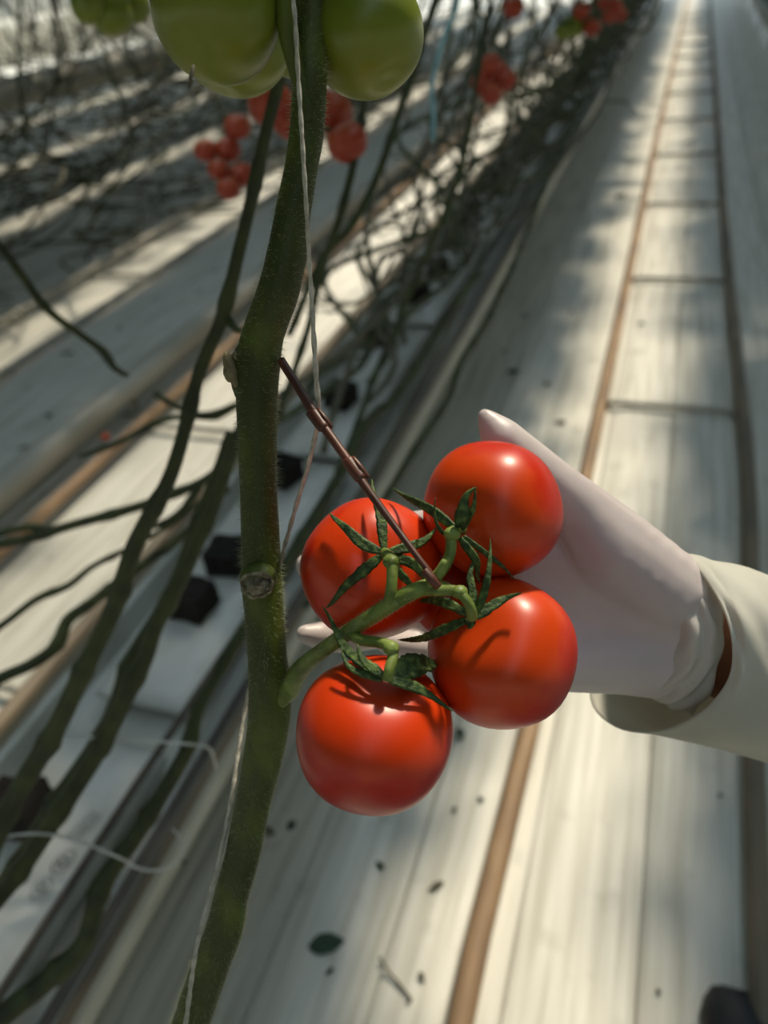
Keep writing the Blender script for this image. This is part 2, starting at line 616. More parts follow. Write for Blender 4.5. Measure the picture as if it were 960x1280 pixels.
tag(mk('drip_hose', tube([(Vector((h2 + .006 * math.sin(i * 1.3), -1.2 + i * .45, ZB + .002)), .0075) for i in range(50)], 8, .2), M['brown_pipe']),
    'thin brown drip hose lying on the edge of the white growbags', 'hose')


# black planting blocks
def block(px, py, s, lab, grp=None, z=None):
    c = PZ(px, py, ZB + .05)
    V, Fc = [], []
    n = 5
    bm = bmesh.new()
    bmesh.ops.create_cube(bm, size=1)
    bmesh.ops.subdivide_edges(bm, edges=bm.edges[:], cuts=4, use_grid_fill=True)
    r = random.Random(int(px * 7 + py))
    rz = r.uniform(-.3, .3)
    for v in bm.verts:
        co = v.co.copy()
        co += Vector((r.uniform(-.03, .03), r.uniform(-.03, .03), r.uniform(-.03, .03)))
        x, y = co.x * s, co.y * s
        V.append(Vector((c.x + x * math.cos(rz) - y * math.sin(rz), c.y + x * math.sin(rz) + y * math.cos(rz), ZB + .0335 + co.z * .065)))
    Fc = [tuple(v.index for v in f.verts) for f in bm.faces]
    bm.free()
    o = mk('planting_block', (V, Fc), M['peat'], smooth=False)
    tag(o, lab, 'planting block', grp or 'planting blocks')
    return c


blocks = [(18, 1003, .085, 'black coir planting block beside the printed growbag'),
          (238, 742, .085, 'black coir planting block behind the cut scar of the thick vine'),
          (282, 688, .085, 'black coir planting block just beyond the one behind the cut scar'),
          (352, 582, .085, 'black coir planting block behind the brown truss clip'),
          (425, 488, .085, 'black coir planting block beyond the brown truss clip')]
for b_ in blocks:
    block(*b_)
Ys = 2.5
while Ys < 11:
    pxy = (bxc + rb.uniform(-.03, .03), Ys)
    v = ROT.transposed() @ (Vector((pxy[0], pxy[1], ZB + .05)) - CAM)
    block(CX + F * v.x / -v.z, CY - F * v.y / -v.z, .09, 'black coir planting block further along the row of growbags')
    Ys += rb.choice([.22, .3, .42])

# ---------------------------------------------------------------- vines around the thick stem
def vine(name, label, pl, m, group=None, n=10, step=.012, nodes=.11, seed=1, sides=()):
    pts = [(P(a, b, d), wd * .76 * d / F / 2) for a, b, d, wd in pl]
    base = min((p for p, r in pts), key=lambda v: v.z)
    e = empty(name, base, label, 'vine', group)
    mk('stem', tube(pts, n, step, nodes=nodes, seed=seed), m, e)
    for s in sides:
        mk('side_shoot', tube([(P(a, b, d), wd * d / F / 2) for a, b, d, wd in s], 7, .012, nodes=.07, seed=seed + 9), m, e)
    return e


vine('tomato_vine', 'slim green vine running just left of the thick hairy stem down over the growbags',
     [(400, -160, .60, 22), (372, -40, .62, 22), (352, 90, .64, 22), (328, 180, .66, 20), (302, 300, .69, 22), (280, 395, .72, 23), (245, 475, .74, 22), (212, 600, .77, 25),
      (165, 690, .80, 30), (135, 775, .83, 30), (92, 868, .86, 32), (42, 955, .89, 34), (0, 1040, .91, 34), (-60, 1150, .95, 34), (-160, 1300, 1.0, 34)],
     M['vine_mid'], seed=4, sides=[[(282, 395, .72, 12), (296, 412, .72, 9), (318, 415, .73, 5)]])
vine('tomato_vine', 'paired green vine crossing above the growbags, the one nearer the thick stem',
     [(330, 480, .80, 18), (292, 555, .84, 20), (266, 640, .88, 22), (232, 712, .90, 24), (195, 780, .92, 26), (178, 835, .94, 28), (128, 925, .97, 30), (80, 1010, .99, 30), (40, 1065, 1.0, 30), (-60, 1200, 1.04, 30)],
     M['vine_mid'], seed=6)
vine('tomato_vine', 'paired green vine crossing above the growbags, the one nearer the slim vine',
     [(288, 540, .92, 16), (252, 640, .95, 18), (214, 735, .98, 20), (165, 825, 1.0, 24), (140, 890, 1.02, 24), (100, 960, 1.03, 28), (48, 1040, 1.04, 30), (0, 1110, 1.05, 30), (-60, 1210, 1.06, 30)],
     M['vine_mid'], seed=8)
vine('tomato_vine', 'wavy green vine lying along the brown hose beside the growbags',
     [(420, 600, 1.22, 14), (350, 715, 1.12, 18), (300, 795, 1.08, 22), (268, 850, 1.06, 18), (246, 890, 1.05, 22), (232, 940, 1.04, 24), (180, 1030, 1.02, 28), (128, 1105, 1.0, 32), (105, 1180, .99, 34), (60, 1225, .98, 36), (0, 1272, .97, 38), (-60, 1330, .97, 38)],
     M['vine_mid'], seed=10)
vine('tomato_vine', 'knobbly green vine reaching sideways across the lit floor',
     [(330, 520, 1.2, 10), (292, 566, 1.2, 12), (255, 600, 1.2, 14), (200, 624, 1.2, 16), (150, 640, 1.2, 16), (95, 655, 1.2, 16), (40, 672, 1.2, 16), (0, 680, 1.2, 16), (-90, 700, 1.2, 16)],
     M['vine_mid'], seed=12, sides=[[(70, 662, 1.2, 10), (30, 660, 1.2, 9), (-20, 672, 1.2, 9)], [(255, 600, 1.2, 10), (225, 640, 1.2, 9), (190, 660, 1.22, 6)]])
vine('tomato_vine', 'thin bright green shoot curving over the lit floor beside the slim vine',
     [(270, 610, 1.25, 7), (215, 655, 1.25, 8), (150, 690, 1.25, 9), (115, 708, 1.25, 10), (85, 733, 1.24, 12), (45, 750, 1.23, 12), (0, 782, 1.22, 12), (-60, 815, 1.2, 12)],
     M['vine_mid'], seed=14)
vine('tomato_vine', 'dark green vine curving across the lit floor behind the slim vine',
     [(285, 610, 1.3, 12), (230, 668, 1.25, 14), (180, 705, 1.2, 16), (145, 730, 1.18, 16), (112, 755, 1.16, 18), (84, 776, 1.15, 20), (72, 806, 1.14, 20), (40, 830, 1.13, 20), (0, 848, 1.12, 20), (-60, 880, 1.1, 20)],
     M['vine_mid'], seed=16)
vine('broken_shoot', 'dark broken shoot ending in the air above the thick white pipe',
     [(-60, 250, .95, 14), (0, 310, 1.0, 15), (28, 345, 1.02, 14), (62, 388, 1.05, 13), (100, 418, 1.08, 12), (128, 440, 1.1, 14), (142, 460, 1.1, 12), (160, 470, 1.1, 7)],
     M['vine_mid'], seed=18)
vine('side_stem', 'thin green side stem with a small red bud over the thick white pipe',
     [(345, 470, 1.25, 8), (310, 498, 1.25, 8), (270, 520, 1.25, 10), (235, 520, 1.25, 10), (200, 527, 1.25, 9), (165, 545, 1.25, 10), (125, 562, 1.25, 9), (98, 570, 1.25, 5)],
     M['vine_mid'], seed=20, sides=[[(300, 505, 1.25, 6), (260, 518, 1.24, 8), (230, 512, 1.23, 8), (192, 492, 1.22, 9)]])
# vines to the right of the thick stem
rv = [([(470, -60, 1.1, 14), (455, 120, 1.1, 14), (432, 250, 1.12, 14), (400, 340, 1.15, 13), (380, 430, 1.18, 12), (330, 560, 1.2, 12)], 'green vine hanging close behind the white string beside the red cluster', 'vine_mid'),
      ([(560, -40, 1.2, 12), (515, 90, 1.22, 13), (480, 200, 1.25, 13), (440, 280, 1.28, 13), (400, 330, 1.3, 12), (360, 420, 1.32, 12)], 'green vine hanging below the yellow green tomato', 'vine_mid'),
      ([(620, -60, 1.5, 9), (610, 20, 1.5, 9), (592, 120, 1.52, 9), (575, 215, 1.55, 10), (545, 290, 1.6, 9), (520, 350, 1.65, 10), (485, 430, 1.65, 10), (450, 520, 1.6, 11), (420, 600, 1.55, 12), (380, 690, 1.5, 12)], 'long thin vine carrying the small red cluster above the white bed', 'vine_mid'),
      ([(600, 340, 1.5, 8), (560, 395, 1.5, 10), (500, 490, 1.48, 12), (465, 520, 1.45, 14), (440, 560, 1.42, 14), (400, 640, 1.4, 14), (330, 760, 1.38, 14)], 'thick vine bending low behind the brown truss clip', 'vine_mid'),
      ([(735, 100, 2.6, 7), (690, 210, 2.3, 8), (650, 310, 2.0, 9), (612, 395, 1.8, 9), (575, 455, 1.7, 9), (560, 500, 1.65, 10), (520, 560, 1.6, 10), (470, 640, 1.55, 11), (380, 760, 1.5, 12)], 'thin vine trailing along the aisle edge of the growbags behind the tomatoes', 'vine_mid'),
      ([(700, 60, 2.6, 6), (668, 140, 2.4, 6), (632, 240, 2.2, 7), (595, 330, 2.0, 8), (552, 430, 1.9, 9), (510, 505, 1.8, 9), (455, 610, 1.7, 10), (390, 720, 1.6, 10)], 'grey green vine leaning over the black planting blocks', 'vine_grey'),
      ([(640, 40, 2.2, 6), (600, 150, 2.1, 6), (575, 260, 2.0, 7), (530, 330, 1.9, 8), (470, 400, 1.85, 8), (420, 445, 1.8, 9), (340, 500, 1.7, 9)], 'grey vine crossing towards the thick stem above the lit floor', 'vine_grey'),
      ([(520, 250, 1.9, 4), (480, 345, 1.85, 5), (440, 380, 1.8, 5), (405, 372, 1.8, 4), (375, 340, 1.8, 4)], 'thin hooked tendril stem over the lit floor right of the thick stem', 'vine_grey')]
for k, (pl, lab, mm) in enumerate(rv):
    vine('tomato_vine', lab, pl, M[mm], seed=30 + k, n=8)


# ---------------------------------------------------------------- procedural rows of old vines
def proto_vine(seed, L=2.2, spread=.12, far=False):
    r = random.Random(seed)
    p = [Vector((0, 0, 0)), Vector((r.uniform(-spread, spread) * .4, .08, .10))]
    ylen = r.uniform(.5, 1.0) * L
    zz = .06
    k = 5
    for i in range(1, k + 1):
        t = i / k
        z = .05 + (t ** 1.6) * r.uniform(.5, .95) + r.uniform(-.07, .07)
        p.append(Vector((r.uniform(-spread, spread), .1 + ylen * t + r.uniform(-.06, .06), max(.03, z))))
    p.append(p[-1] + Vector((r.uniform(-.12, .12), r.uniform(.25, .6), .45)))
    p.append(p[-1] + Vector((r.uniform(-.12, .12), r.uniform(.1, .4), .7)))
    rr_ = r.uniform(.0075, .011)
    g = [tube([(v, rr_) for v in p], 6, .05, nodes=.16, seed=seed)]
    shoots = []
    for s in range(r.randint(3, 6)):
        b = p[r.randint(2, len(p) - 3)]
        d = Vector((r.uniform(-1, 1), r.uniform(-1, 1), r.uniform(-.6, .6))).normalized()
        l = r.uniform(.1, .34)
        shoots.append(tube([(b, .0045), (b + d * l * .5 + Vector((0, 0, .03)), .0035), (b + d * l, .002)], 5, .05, seed=s))
    return g[0], shoots


protos = []


def make_proto(seed, m, label, group, loc, **k):
    g, sh = proto_vine(seed, **k)
    e = empty('tomato_vine', loc, label, 'vine', group)
    st = mk('stem', ([v + Vector(loc) for v in g[0]], g[1]), m, e)
    for s in sh:
        mk('side_shoot', ([v + Vector(loc) for v in s[0]], s[1]), m, e)
    return e


def copy_tree(o, loc, rz, sc, label, group):
    c = o.copy()
    COL.objects.link(c)
    c.location = loc
    c.rotation_euler = (0, 0, rz)
    c.scale = sc
    c['label'] = label
    c['group'] = group
    for ch in list(o.children):
        d = ch.copy()
        COL.objects.link(d)
        d.parent = c
    return c


rp = random.Random(21)


def vine_row(x, y0, y1, step, label, group, z, mats, jx=.07, seed0=100, nproto=4, spread=.12, L=2.2, rz=.25):
    pr = []
    y = y0
    i = 0
    while y < y1:
        loc = (x + rp.uniform(-jx, jx), y, z)
        if i < nproto:
            pr.append(make_proto(seed0 + i, M[mats[i % len(mats)]], label, group, loc, spread=spread, L=L))
        else:
            copy_tree(pr[i % nproto], loc, rp.uniform(-rz, rz) + (rp.choice((0, 3.14)) if rz > .5 else 0), (rp.choice((-1, 1)) * rp.uniform(.8, 1.2), rp.uniform(.8, 1.2), rp.uniform(.9, 1.1)), label, group)
        i += 1
        y += step * rp.uniform(.6, 1.4)


vine_row(bxc + .10, 1.5, 15, .13, 'old leafless vine in the dense row along the growbags, beyond the hand', 'old vines along the near row', ZB + .06, ['vine_far', 'vine_grey'], seed0=100, spread=.20, nproto=8, L=2.6)
for k, xx in enumerate((-4.0, -5.0)):
    vine_row(xx, 1.0 + k * 1.2, 12 + k * 3, .19, ['old leafless vine in the tangle before the raised gutter', 'old leafless vine in the tangle under the raised gutter'][k],
             'old vines in far row %s' % ('one', 'two')[k], .05 if k == 0 else .25, ['vine_far', 'vine_grey'], jx=.4, seed0=200 + 20 * k, spread=.4, L=3.0, nproto=7, rz=1.0)
for k, xx in enumerate((-6.6, -8.6, -11.0)):
    gs = []
    for i in range(70):
        g_, sh_ = proto_vine(700 + i + 100 * k, L=3.0, spread=.4)
        a_ = rp.uniform(-1, 1) + rp.choice((0, 3.14))
        R3 = Matrix.Rotation(a_, 3, 'Z')
        o_ = Vector((xx + rp.uniform(-.6, .6), rp.uniform(2.5, 20 + 3 * k), .3))
        for q_ in [g_] + sh_:
            gs.append(([R3 @ v + o_ for v in q_[0]], q_[1]))
    tag(mk('vine_thicket', join(*gs), M['vine_far']), ['tangle of old leafless vines behind the raised gutter', 'tangle of old leafless vines below the second raised gutter', 'most distant tangle of old leafless vines'][k], 'vines', None, 'stuff')
vine_row(1.02, 5, 22, .32, 'old leafless vine in the row on the far side of the rail track', 'old vines across the aisle', .5, ['vine_far', 'vine_grey'], seed0=400, spread=.14)
g2 = empty('growing_gutter', (1.02, 0, 0), 'white gutter under the vine row on the far side of the rail track', 'gutter')
mk('trough', extrude_profile([(.9, .36), (1.14, .36), (1.18, .48), (1.15, .48), (1.12, .42), (.92, .42), (.89, .48), (.86, .48)], 2, 24), M['gutter'], g2, smooth=False)
for i in range(8):
    mk('gutter_stand', box((1.02, 2.5 + 2.6 * i, .18), (.03, .03, .36)), M['tie'], g2, smooth=False)

# ---------------------------------------------------------------- leaf canopy of the rows (stands above eye height)
def canopy(x0, x1, y0, y1, z0, z1, n, seed, label):
    r = random.Random(seed)
    V, Fc = [], []
    for _ in range(n):
        u = r.random()
        x = x0 + (x1 - x0) * u
        # ragged edges: fewer leaves towards both sides
        if r.random() > min(1, 5 * min(u, 1 - u) + .12):
            continue
        c = Vector((x, r.uniform(y0, y1), r.uniform(z0, z1)))
        if seed == 1 and c.x > -.10 and .2 < c.y < 1.9:      # gap shaped into the unseen leaves so sun reaches the ripe bunch
            continue
        if seed == 1 and -.78 < c.x < -.28 and 1.5 < c.y < 2.6 and r.random() < .85:  # second gap, thinned to let a sun patch fall on the growbag
            continue
        a = r.uniform(0, 6.283)
        d = Vector((math.cos(a), math.sin(a), r.uniform(-.6, .2))).normalized()
        s = d.cross(Vector((r.uniform(-.4, .4), r.uniform(-.4, .4), 1))).normalized()
        up = s.cross(d)
        l = r.uniform(.10, .20)
        wd = l * r.uniform(.28, .42)
        b = len(V)
        V += [c - d * l, c - d * l * .2 + s * wd + up * .02, c + d * l * .5 + s * wd * .7 + up * .015, c + d * l, c + d * l * .5 - s * wd * .7 + up * .015, c - d * l * .2 - s * wd + up * .02, c + d * l * .1 - up * .01]
        Fc += [(b, b + 1, b + 6), (b + 1, b + 2, b + 6), (b + 2, b + 3, b + 6), (b + 3, b + 4, b + 6), (b + 4, b + 5, b + 6), (b + 5, b, b + 6)]
    o = mk('leaf_canopy', (V, Fc), M['leaf'], smooth=False)
    tag(o, label, 'foliage', None, 'stuff')


canopy(-0.98, 0.15, -10, 26, 1.95, 3.1, 16500, 1, 'dense green leaves high above the near row of growbags')
canopy(0.61, 2.10, -10, 26, 1.95, 3.1, 19000, 2, 'dense green leaves high above the row across the rail track')
canopy(-2.75, -1.62, -10, 26, 1.95, 3.1, 15500, 3, 'dense green leaves high above the bare white bed')
canopy(-4.80, -3.15, -10, 26, 1.95, 3.1, 19000, 4, 'dense green leaves high above the first tangled far row')
canopy(-6.70, -5.10, -6, 26, 1.95, 3.1, 14000, 5, 'dense green leaves high above the raised gutter')
canopy(-8.90, -7.00, -6, 26, 1.95, 3.1, 14000, 6, 'dense green leaves high above the second raised gutter')
canopy(-13.70, -9.20, -6, 30, 1.95, 3.1, 24000, 7, 'dense green leaves high above the most distant row')
canopy(2.65, 4.00, -10, 22, 1.95, 3.1, 14000, 8, 'dense green leaves above the second row beyond the rail track')
canopy(4.60, 9.80, -10, 22, 1.95, 3.1, 26000, 9, 'dense green leaves above the rows farthest beyond the rail track')


# ---------------------------------------------------------------- tomatoes
def tomato_geo(c, r, axis, squash=.92, lobes=5, lob=.012, n=48, m=32, dimple=.09, seed=0):
    r_ = random.Random(seed)
    ph = r_.random() * 6
    q = Vector(axis).normalized().to_track_quat('Z', 'Y').to_matrix()
    V, Fc = [], []
    for i in range(m + 1):
        th = math.pi * i / m
        for j in range(n):
            a = 6.28318 * j / n
            st, ct = math.sin(th), math.cos(th)
            k = 1 + lob * math.cos(lobes * a + ph) * (st ** .5) * (1 + .8 * max(ct, 0)) + .012 * math.cos(2 * a + ph)
            rad = st ** .93 * r * k
            z = ct * r * squash
            if ct > 0:
                z -= dimple * r * math.exp(-(st / .42) ** 2)
            else:
                z += .05 * r * math.exp(-(st / .2) ** 2)
            V.append(Vector(c) + q @ Vector((rad * math.cos(a), rad * math.sin(a), z)))
    for i in range(m):
        for j in range(n):
            k = (j + 1) % n
            Fc.append((i * n + j, (i + 1) * n + j, (i + 1) * n + k, i * n + k))
    return V, Fc


def mk_axis(name, geo, m, parent, c, axis):
    """mesh with its own z along the fruit's axis, so generated coordinates follow the fruit"""
    q = Vector(axis).normalized().to_track_quat('Z', 'Y').to_matrix()
    qi = q.transposed()
    V = [qi @ (v - Vector(c)) for v in geo[0]]
    me = bpy.data.meshes.new(name)
    me.from_pydata([v[:] for v in V], [], geo[1])
    me.update()
    me.polygons.foreach_set('use_smooth', [True] * len(me.polygons))
    me.materials.append(m)
    o = bpy.data.objects.new(name, me)
    COL.objects.link(o)
    o.rotation_euler = q.to_euler()
    if parent:
        o.parent = parent
        o.location = Vector(c) - wloc(parent)
    else:
        o.location = Vector(c)
    return o


def cdir(x, y, z):
    """camera-frame direction (right, up, towards the viewer) to world"""
    return ROT @ Vector((x, y, z))


class Tom:
    def __init__(s, px, py, d, rpx):
        s.c = P(px, py, d)
        s.r = rpx * d / F

    def surf(s, px, py, lift=0.0):
        o = CAM
        dr = (P(px, py, 1) - CAM).normalized()
        oc = o - s.c
        b = oc.dot(dr)
        R = s.r + lift
        disc = b * b - (oc.dot(oc) - R * R)
        t = -b - math.sqrt(disc) if disc > 0 else -b
        return o + dr * t


def ribbon(path, widths, normals, thick=.0007, fold=.35):
    """closed leaf blade: folded along its midrib, with thickness"""
    T, _ = frames(path)
    V, Fc = [], []
    for p, wd, nn, t in zip(path, widths, normals, T):
        s = t.cross(nn).normalized()
        u = s.cross(t).normalized()
        V += [p - s * wd + u * wd * fold, p - s * wd * .5 + u * wd * fold * .35 + u * thick, p + u * thick, p + s * wd * .5 + u * wd * fold * .35 + u * thick,
              p + s * wd + u * wd * fold, p - u * thick]
    n = 6
    for i in range(len(path) - 1):
        for j in range(n):
            k = (j + 1) % n
            Fc.append((i * n + j, i * n + k, (i + 1) * n + k, (i + 1) * n + j))
    Fc.append(tuple(range(n - 1, -1, -1)))
    Fc.append(tuple((len(path) - 1) * n + j for j in range(n)))
    return V, Fc


def sepal(tom, pts, wpx, parent, fold=.35, name='sepal', m=None):
    """pts: (px, py, lift above the fruit in metres)"""
    q = [(tom.surf(a, b, l), 0.0) for a, b, l in pts]
    pp = [v for v, _ in cr_path(q, .0013)]
    rs_ = random.Random(int(pts[-1][0] * 13 + pts[-1][1]))
    f1, f2 = rs_.uniform(.7, 1.6), rs_.uniform(0, 6)
    tl = (pp[-1] - pp[0]).normalized()
    pp = [v + tl.cross((v - tom.c).normalized()) * .0011 * math.sin(f2 + 6 * f1 * i_ / len(pp)) * (i_ / len(pp)) for i_, v in enumerate(pp)]
    n = len(pp)
    W, NN = [], []
    for i, v in enumerate(pp):
        t = i / (n - 1)
        wv = wpx * .80 * .385 / F / 2
        W.append(max(wv * rs_.uniform(.88, 1.12) * (0.55 + .45 * math.sin(min(t / .35, 1) * 1.57)) * (1 - max(0, t - .3) / .7) ** .75 * 1.15, .00018))
        NN.append(((v - tom.c).normalized() * .5 + (CAM - v).normalized() * .8).normalized())
    return mk(name, ribbon(pp, W, NN, fold=fold), m or M['sepal'], parent)


def tomato(px, py, d, rpx, axis, label, cat='tomato', group=None, squash=.92, m=None, seed=0, lob=.012, dimple=.09):
    t = Tom(px, py, d, rpx)
    ax = cdir(*axis)
    e = empty('tomato', t.c - Vector((0, 0, t.r)), label, cat, group)
    mk_axis('fruit', tomato_geo(t.c, t.r, ax, squash, seed=seed, lob=lob, dimple=dimple), m or M['red'], e, t.c, ax)
    t.e = e
    return t


T1 = tomato(615, 637, .385, 87, (-.50, -.22, .80), 'ripe red tomato uppermost in the bunch, against the gloved thumb', m=M['red_orange'], seed=1, group='ripe tomatoes of the held bunch')
T2 = tomato(465, 711, .395, 89, (.28, .22, .93), 'ripe red tomato next to the thick stem with its star of sepals spread', seed=2, group='ripe tomatoes of the held bunch')
T3 = tomato(627, 815, .375, 94, (-.42, .50, .75), 'ripe red tomato resting against the gloved palm, lower of the two there', m=M['red_orange'], seed=3, group='ripe tomatoes of the held bunch')
T4 = tomato(468, 916, .362, 99, (.15, .82, .55), 'ripe red tomato hanging lowest in the bunch beside the thick stem', seed=4, group='ripe tomatoes of the held bunch')

T5 = tomato(560, 742, .415, 52, (0, .3, .95), 'small red tomato tucked behind the others in the middle of the bunch', seed=5, group='ripe tomatoes of the held bunch')

# sepals: T1
for pts, wd in [([(572, 662, .006), (545, 642, .006), (518, 625, .008), (492, 610, .011)], 14),
                ([(574, 658, .005), (578, 640, .008), (584, 622, .010), (596, 609, .010)], 17),
                ([(578, 662, .004), (587, 645, .006), (592, 628, .010), (597, 610, .012)], 10),
                ([(570, 668, .006), (556, 668, .009), (546, 652, .012), (545, 622, .013)], 6),
                ([(580, 670, .004), (606, 690, .003), (626, 708, .003), (645, 722, .003)], 8),
                ([(575, 672, .005), (588, 690, .006), (596, 706, .007), (600, 728, .008)], 12)]:
    sepal(T1, pts, wd, T1.e)
# T2
for pts, wd in [([(476, 690, .004), (455, 680, .003), (432, 662, .004), (413, 639, .006)], 15),
                ([(480, 686, .004), (477, 662, .005), (472, 630, .008), (463, 600, .013)], 15),
                ([(486, 690, .004), (508, 684, .004), (530, 674, .006), (546, 660, .010)], 15),
                ([(476, 696, .004), (455, 712, .003), (430, 737, .003), (406, 759, .004)], 16),
                ([(488, 695, .003), (508, 702, .003), (525, 714, .003), (538, 728, .004)], 15),
                ([(484, 700, .003), (500, 716, .002), (512, 732, .002), (520, 742, .002)], 13)]:
    sepal(T2, pts, wd, T2.e)
# T3
for pts, wd in [([(590, 772, .003), (612, 760, .003), (632, 750, .004), (652, 741, .008)], 15),
                ([(586, 774, .003), (560, 785, .003), (530, 796, .006), (498, 801, .010)], 14),
                ([(590, 768, .004), (592, 745, .008), (588, 715, .014), (597, 690, .018)], 12),
                ([(594, 770, .004), (604, 745, .010), (610, 712, .018), (614, 674, .026)], 11),
                ([(588, 772, .004), (588, 780, .0035), (584, 786, .003)], 15),
                ([(584, 768, .004), (566, 758, .006), (545, 752, .008), (520, 750, .010)], 14)]:
    sepal(T3, pts, wd, T3.e)
# T4
for pts, wd in [([(482, 848, .003), (455, 832, .004), (428, 803, .010), (403, 758, .020)], 14),
                ([(478, 850, .003), (452, 842, .004), (435, 830, .006), (425, 811, .011)], 10),
                ([(486, 850, .003), (510, 857, .003), (540, 870, .003), (566, 888, .006)], 14),
                ([(488, 846, .003), (505, 838, .004), (525, 830, .005), (548, 830, .006)], 34),
                ([(480, 846, .004), (466, 835, .006), (452, 822, .009), (445, 806, .012)], 14)]:
    sepal(T4, pts, wd, T4.e)

# ---------------------------------------------------------------- the thick vine
E_STEM = [(470, -420, .33, 46), (420, -180, .345, 46), (392, 0, .36, 43), (387, 107, .365, 43), (383, 167, .37, 43), (376, 213, .372, 41), (366, 267, .375, 44), (358, 320, .378, 50),
          (347, 367, .38, 52), (330, 415, .385, 52), (323, 450, .388, 56), (321, 500, .39, 52), (322, 560, .393, 48), (323.5, 620, .396, 46), (326, 690, .40, 49), (328, 735, .402, 51),
          (331, 770, .404, 49), (334, 820, .407, 49), (337, 855, .41, 53), (337, 895, .412, 53), (328, 950, .415, 49), (317, 1000, .42, 44), (303, 1070, .425, 44), (289, 1120, .43, 43),
          (281, 1160, .433, 47), (266, 1200, .437, 47), (248, 1250, .442, 47), (238, 1280, .445, 46), (190, 1390, .46, 46), (110, 1540, .49, 44), (-40, 1750, .55, 42)]
stem_pts = [(P(a, b, d), wd * d / F / 2) for a, b, d, wd in E_STEM]
plant = empty('tomato_plant', stem_pts[-1][0], 'thick hairy green tomato stem in front with the bunch of ripe tomatoes on it', 'tomato plant')
mk('main_stem', tube(stem_pts, 28, .004, wob=.012, seed=3), M['stem'], plant)


def bump_geo(c, axes, n=16, m=10, rough=.12, seed=0):
    r = random.Random(seed)
    V, Fc = [], []
    for i in range(m + 1):
        th = math.pi * i / m
        for j in range(n):
            a = 6.28318 * j / n
            k = 1 + r.uniform(-rough, rough) * (0 if i in (0, m) else 1)
            V.append(c + axes[0] * math.sin(th) * math.cos(a) * k + axes[1] * math.sin(th) * math.sin(a) * k + axes[2] * math.cos(th) * k)
    for i in range(m):
        for j in range(n):
            k = (j + 1) % n
            Fc.append((i * n + j, (i + 1) * n + j, (i + 1) * n + k, i * n + k))
    return V, Fc


px1 = .39 / F
# old leaf-scar knuckle on the left of the stem
mk('leaf_base', bump_geo(P(312, 470, .388), (cdir(1, .1, 0) * px1 * 24, cdir(-.1, 1, 0) * px1 * 44, cdir(0, 0, 1) * px1 * 18), 22, 16, .02, 5), M['stem'], plant)
mk('leaf_scar', join(bump_geo(P(290, 463, .385), (cdir(.9, .3, 0) * px1 * 9, cdir(-.3, .95, 0) * px1 * 24, cdir(0, 0, 1) * px1 * 12), 16, 14, .10, 7),
                     bump_geo(P(285, 467, .385), (cdir(.9, .3, 0) * px1 * 6, cdir(-.2, .95, 0) * px1 * 11, cdir(0, 0, 1) * px1 * 9), 12, 10, .12, 8),
                     bump_geo(P(295, 446, .385), (cdir(.9, .3, 0) * px1 * 6, cdir(-.2, .95, 0) * px1 * 8, cdir(0, 0, 1) * px1 * 8), 12, 10, .12, 9)), M['scar'], plant)
# swollen collar and cut scar facing the viewer
sc = P(322, 727, .385)
mk('scar_collar', bump_geo(P(323, 722, .392), (cdir(1, 0, 0) * px1 * 24, cdir(0, 1, 0) * px1 * 20, cdir(0, 0, 1) * px1 * 22), 20, 14, .02, 3), M['stem'], plant)
rs = random.Random(14)
ringp = [(P(321 + (19 + rs.uniform(-1.5, 1.5)) * math.cos(a), 731 - (15.5 + rs.uniform(-1.5, 1.5)) * math.sin(a), .3812 - .0010 * math.sin(a)), (2.2 + rs.uniform(-.7, .9)) * px1) for a in [6.28318 * k / 24 for k in range(24)]]
ringp.append(ringp[0])
rim = mk('cut_scar', join(tube(ringp, 8, .001, cap=False, wob=.25, seed=4),
                          bump_geo(P(321, 732, .3828), (cdir(1, 0, 0) * px1 * 19, cdir(0, 1, 0) * px1 * 15, cdir(0, 0, 1) * px1 * 7), 22, 14, .22, 6)), M['scar_wet'], plant)
# knuckle low on the right
mk('stem_knuckle', ptube([(272, 1150, .432, 40), (288, 1160, .431, 36), (296, 1164, .43, 24), (302, 1166, .43, 10)], 14, .002, wob=.04, seed=6), M['stem'], plant)
# petiole running up beside the stem at the top
mk('petiole', ptube([(388, 150, .362, 16), (372, 90, .358, 22), (360, 40, .352, 26), (356, 0, .348, 26), (352, -80, .34, 26)], 12, .003, seed=7), M['stem'], plant)
# truss stem
tr = mk('truss_stem', ptube([(330, 900, .418, 14), (348, 878, .414, 22), (361, 861, .407, 28), (369, 846, .399, 25), (382, 830, .388, 22), (405, 812, .375, 20), (440, 787, .358, 20), (475, 764, .348, 21), (505, 745, .344, 21),
                             (528, 735, .343, 20), (545, 731, .345, 17), (560, 735, .352, 12)], 16, .002, wob=.02, seed=8), M['truss'], plant)


mk('truss_base', bump_geo(P(357, 862, .4050), (cdir(.93, -.3, 0) * px1 * 12, cdir(.3, .93, 0) * px1 * 26, cdir(0, 0, 1) * px1 * 14), 20, 16, .01, 31), M['truss'], plant)  # swelling at the joint; lighter green paints its sunlit look


def pedicel(pl, kn, seed):
    o = mk('pedicel', ptube(pl, 12, .0012, wob=.03, seed=seed), M['truss'], plant)
    mk('knuckle', bump_geo(P(*kn[:3]), (cdir(1, 0, 0) * px1 * kn[3], cdir(0, 1, 0) * px1 * kn[3] * .85, cdir(0, 0, 1) * px1 * kn[3]), 12, 8, .05, seed), M['truss'], o)


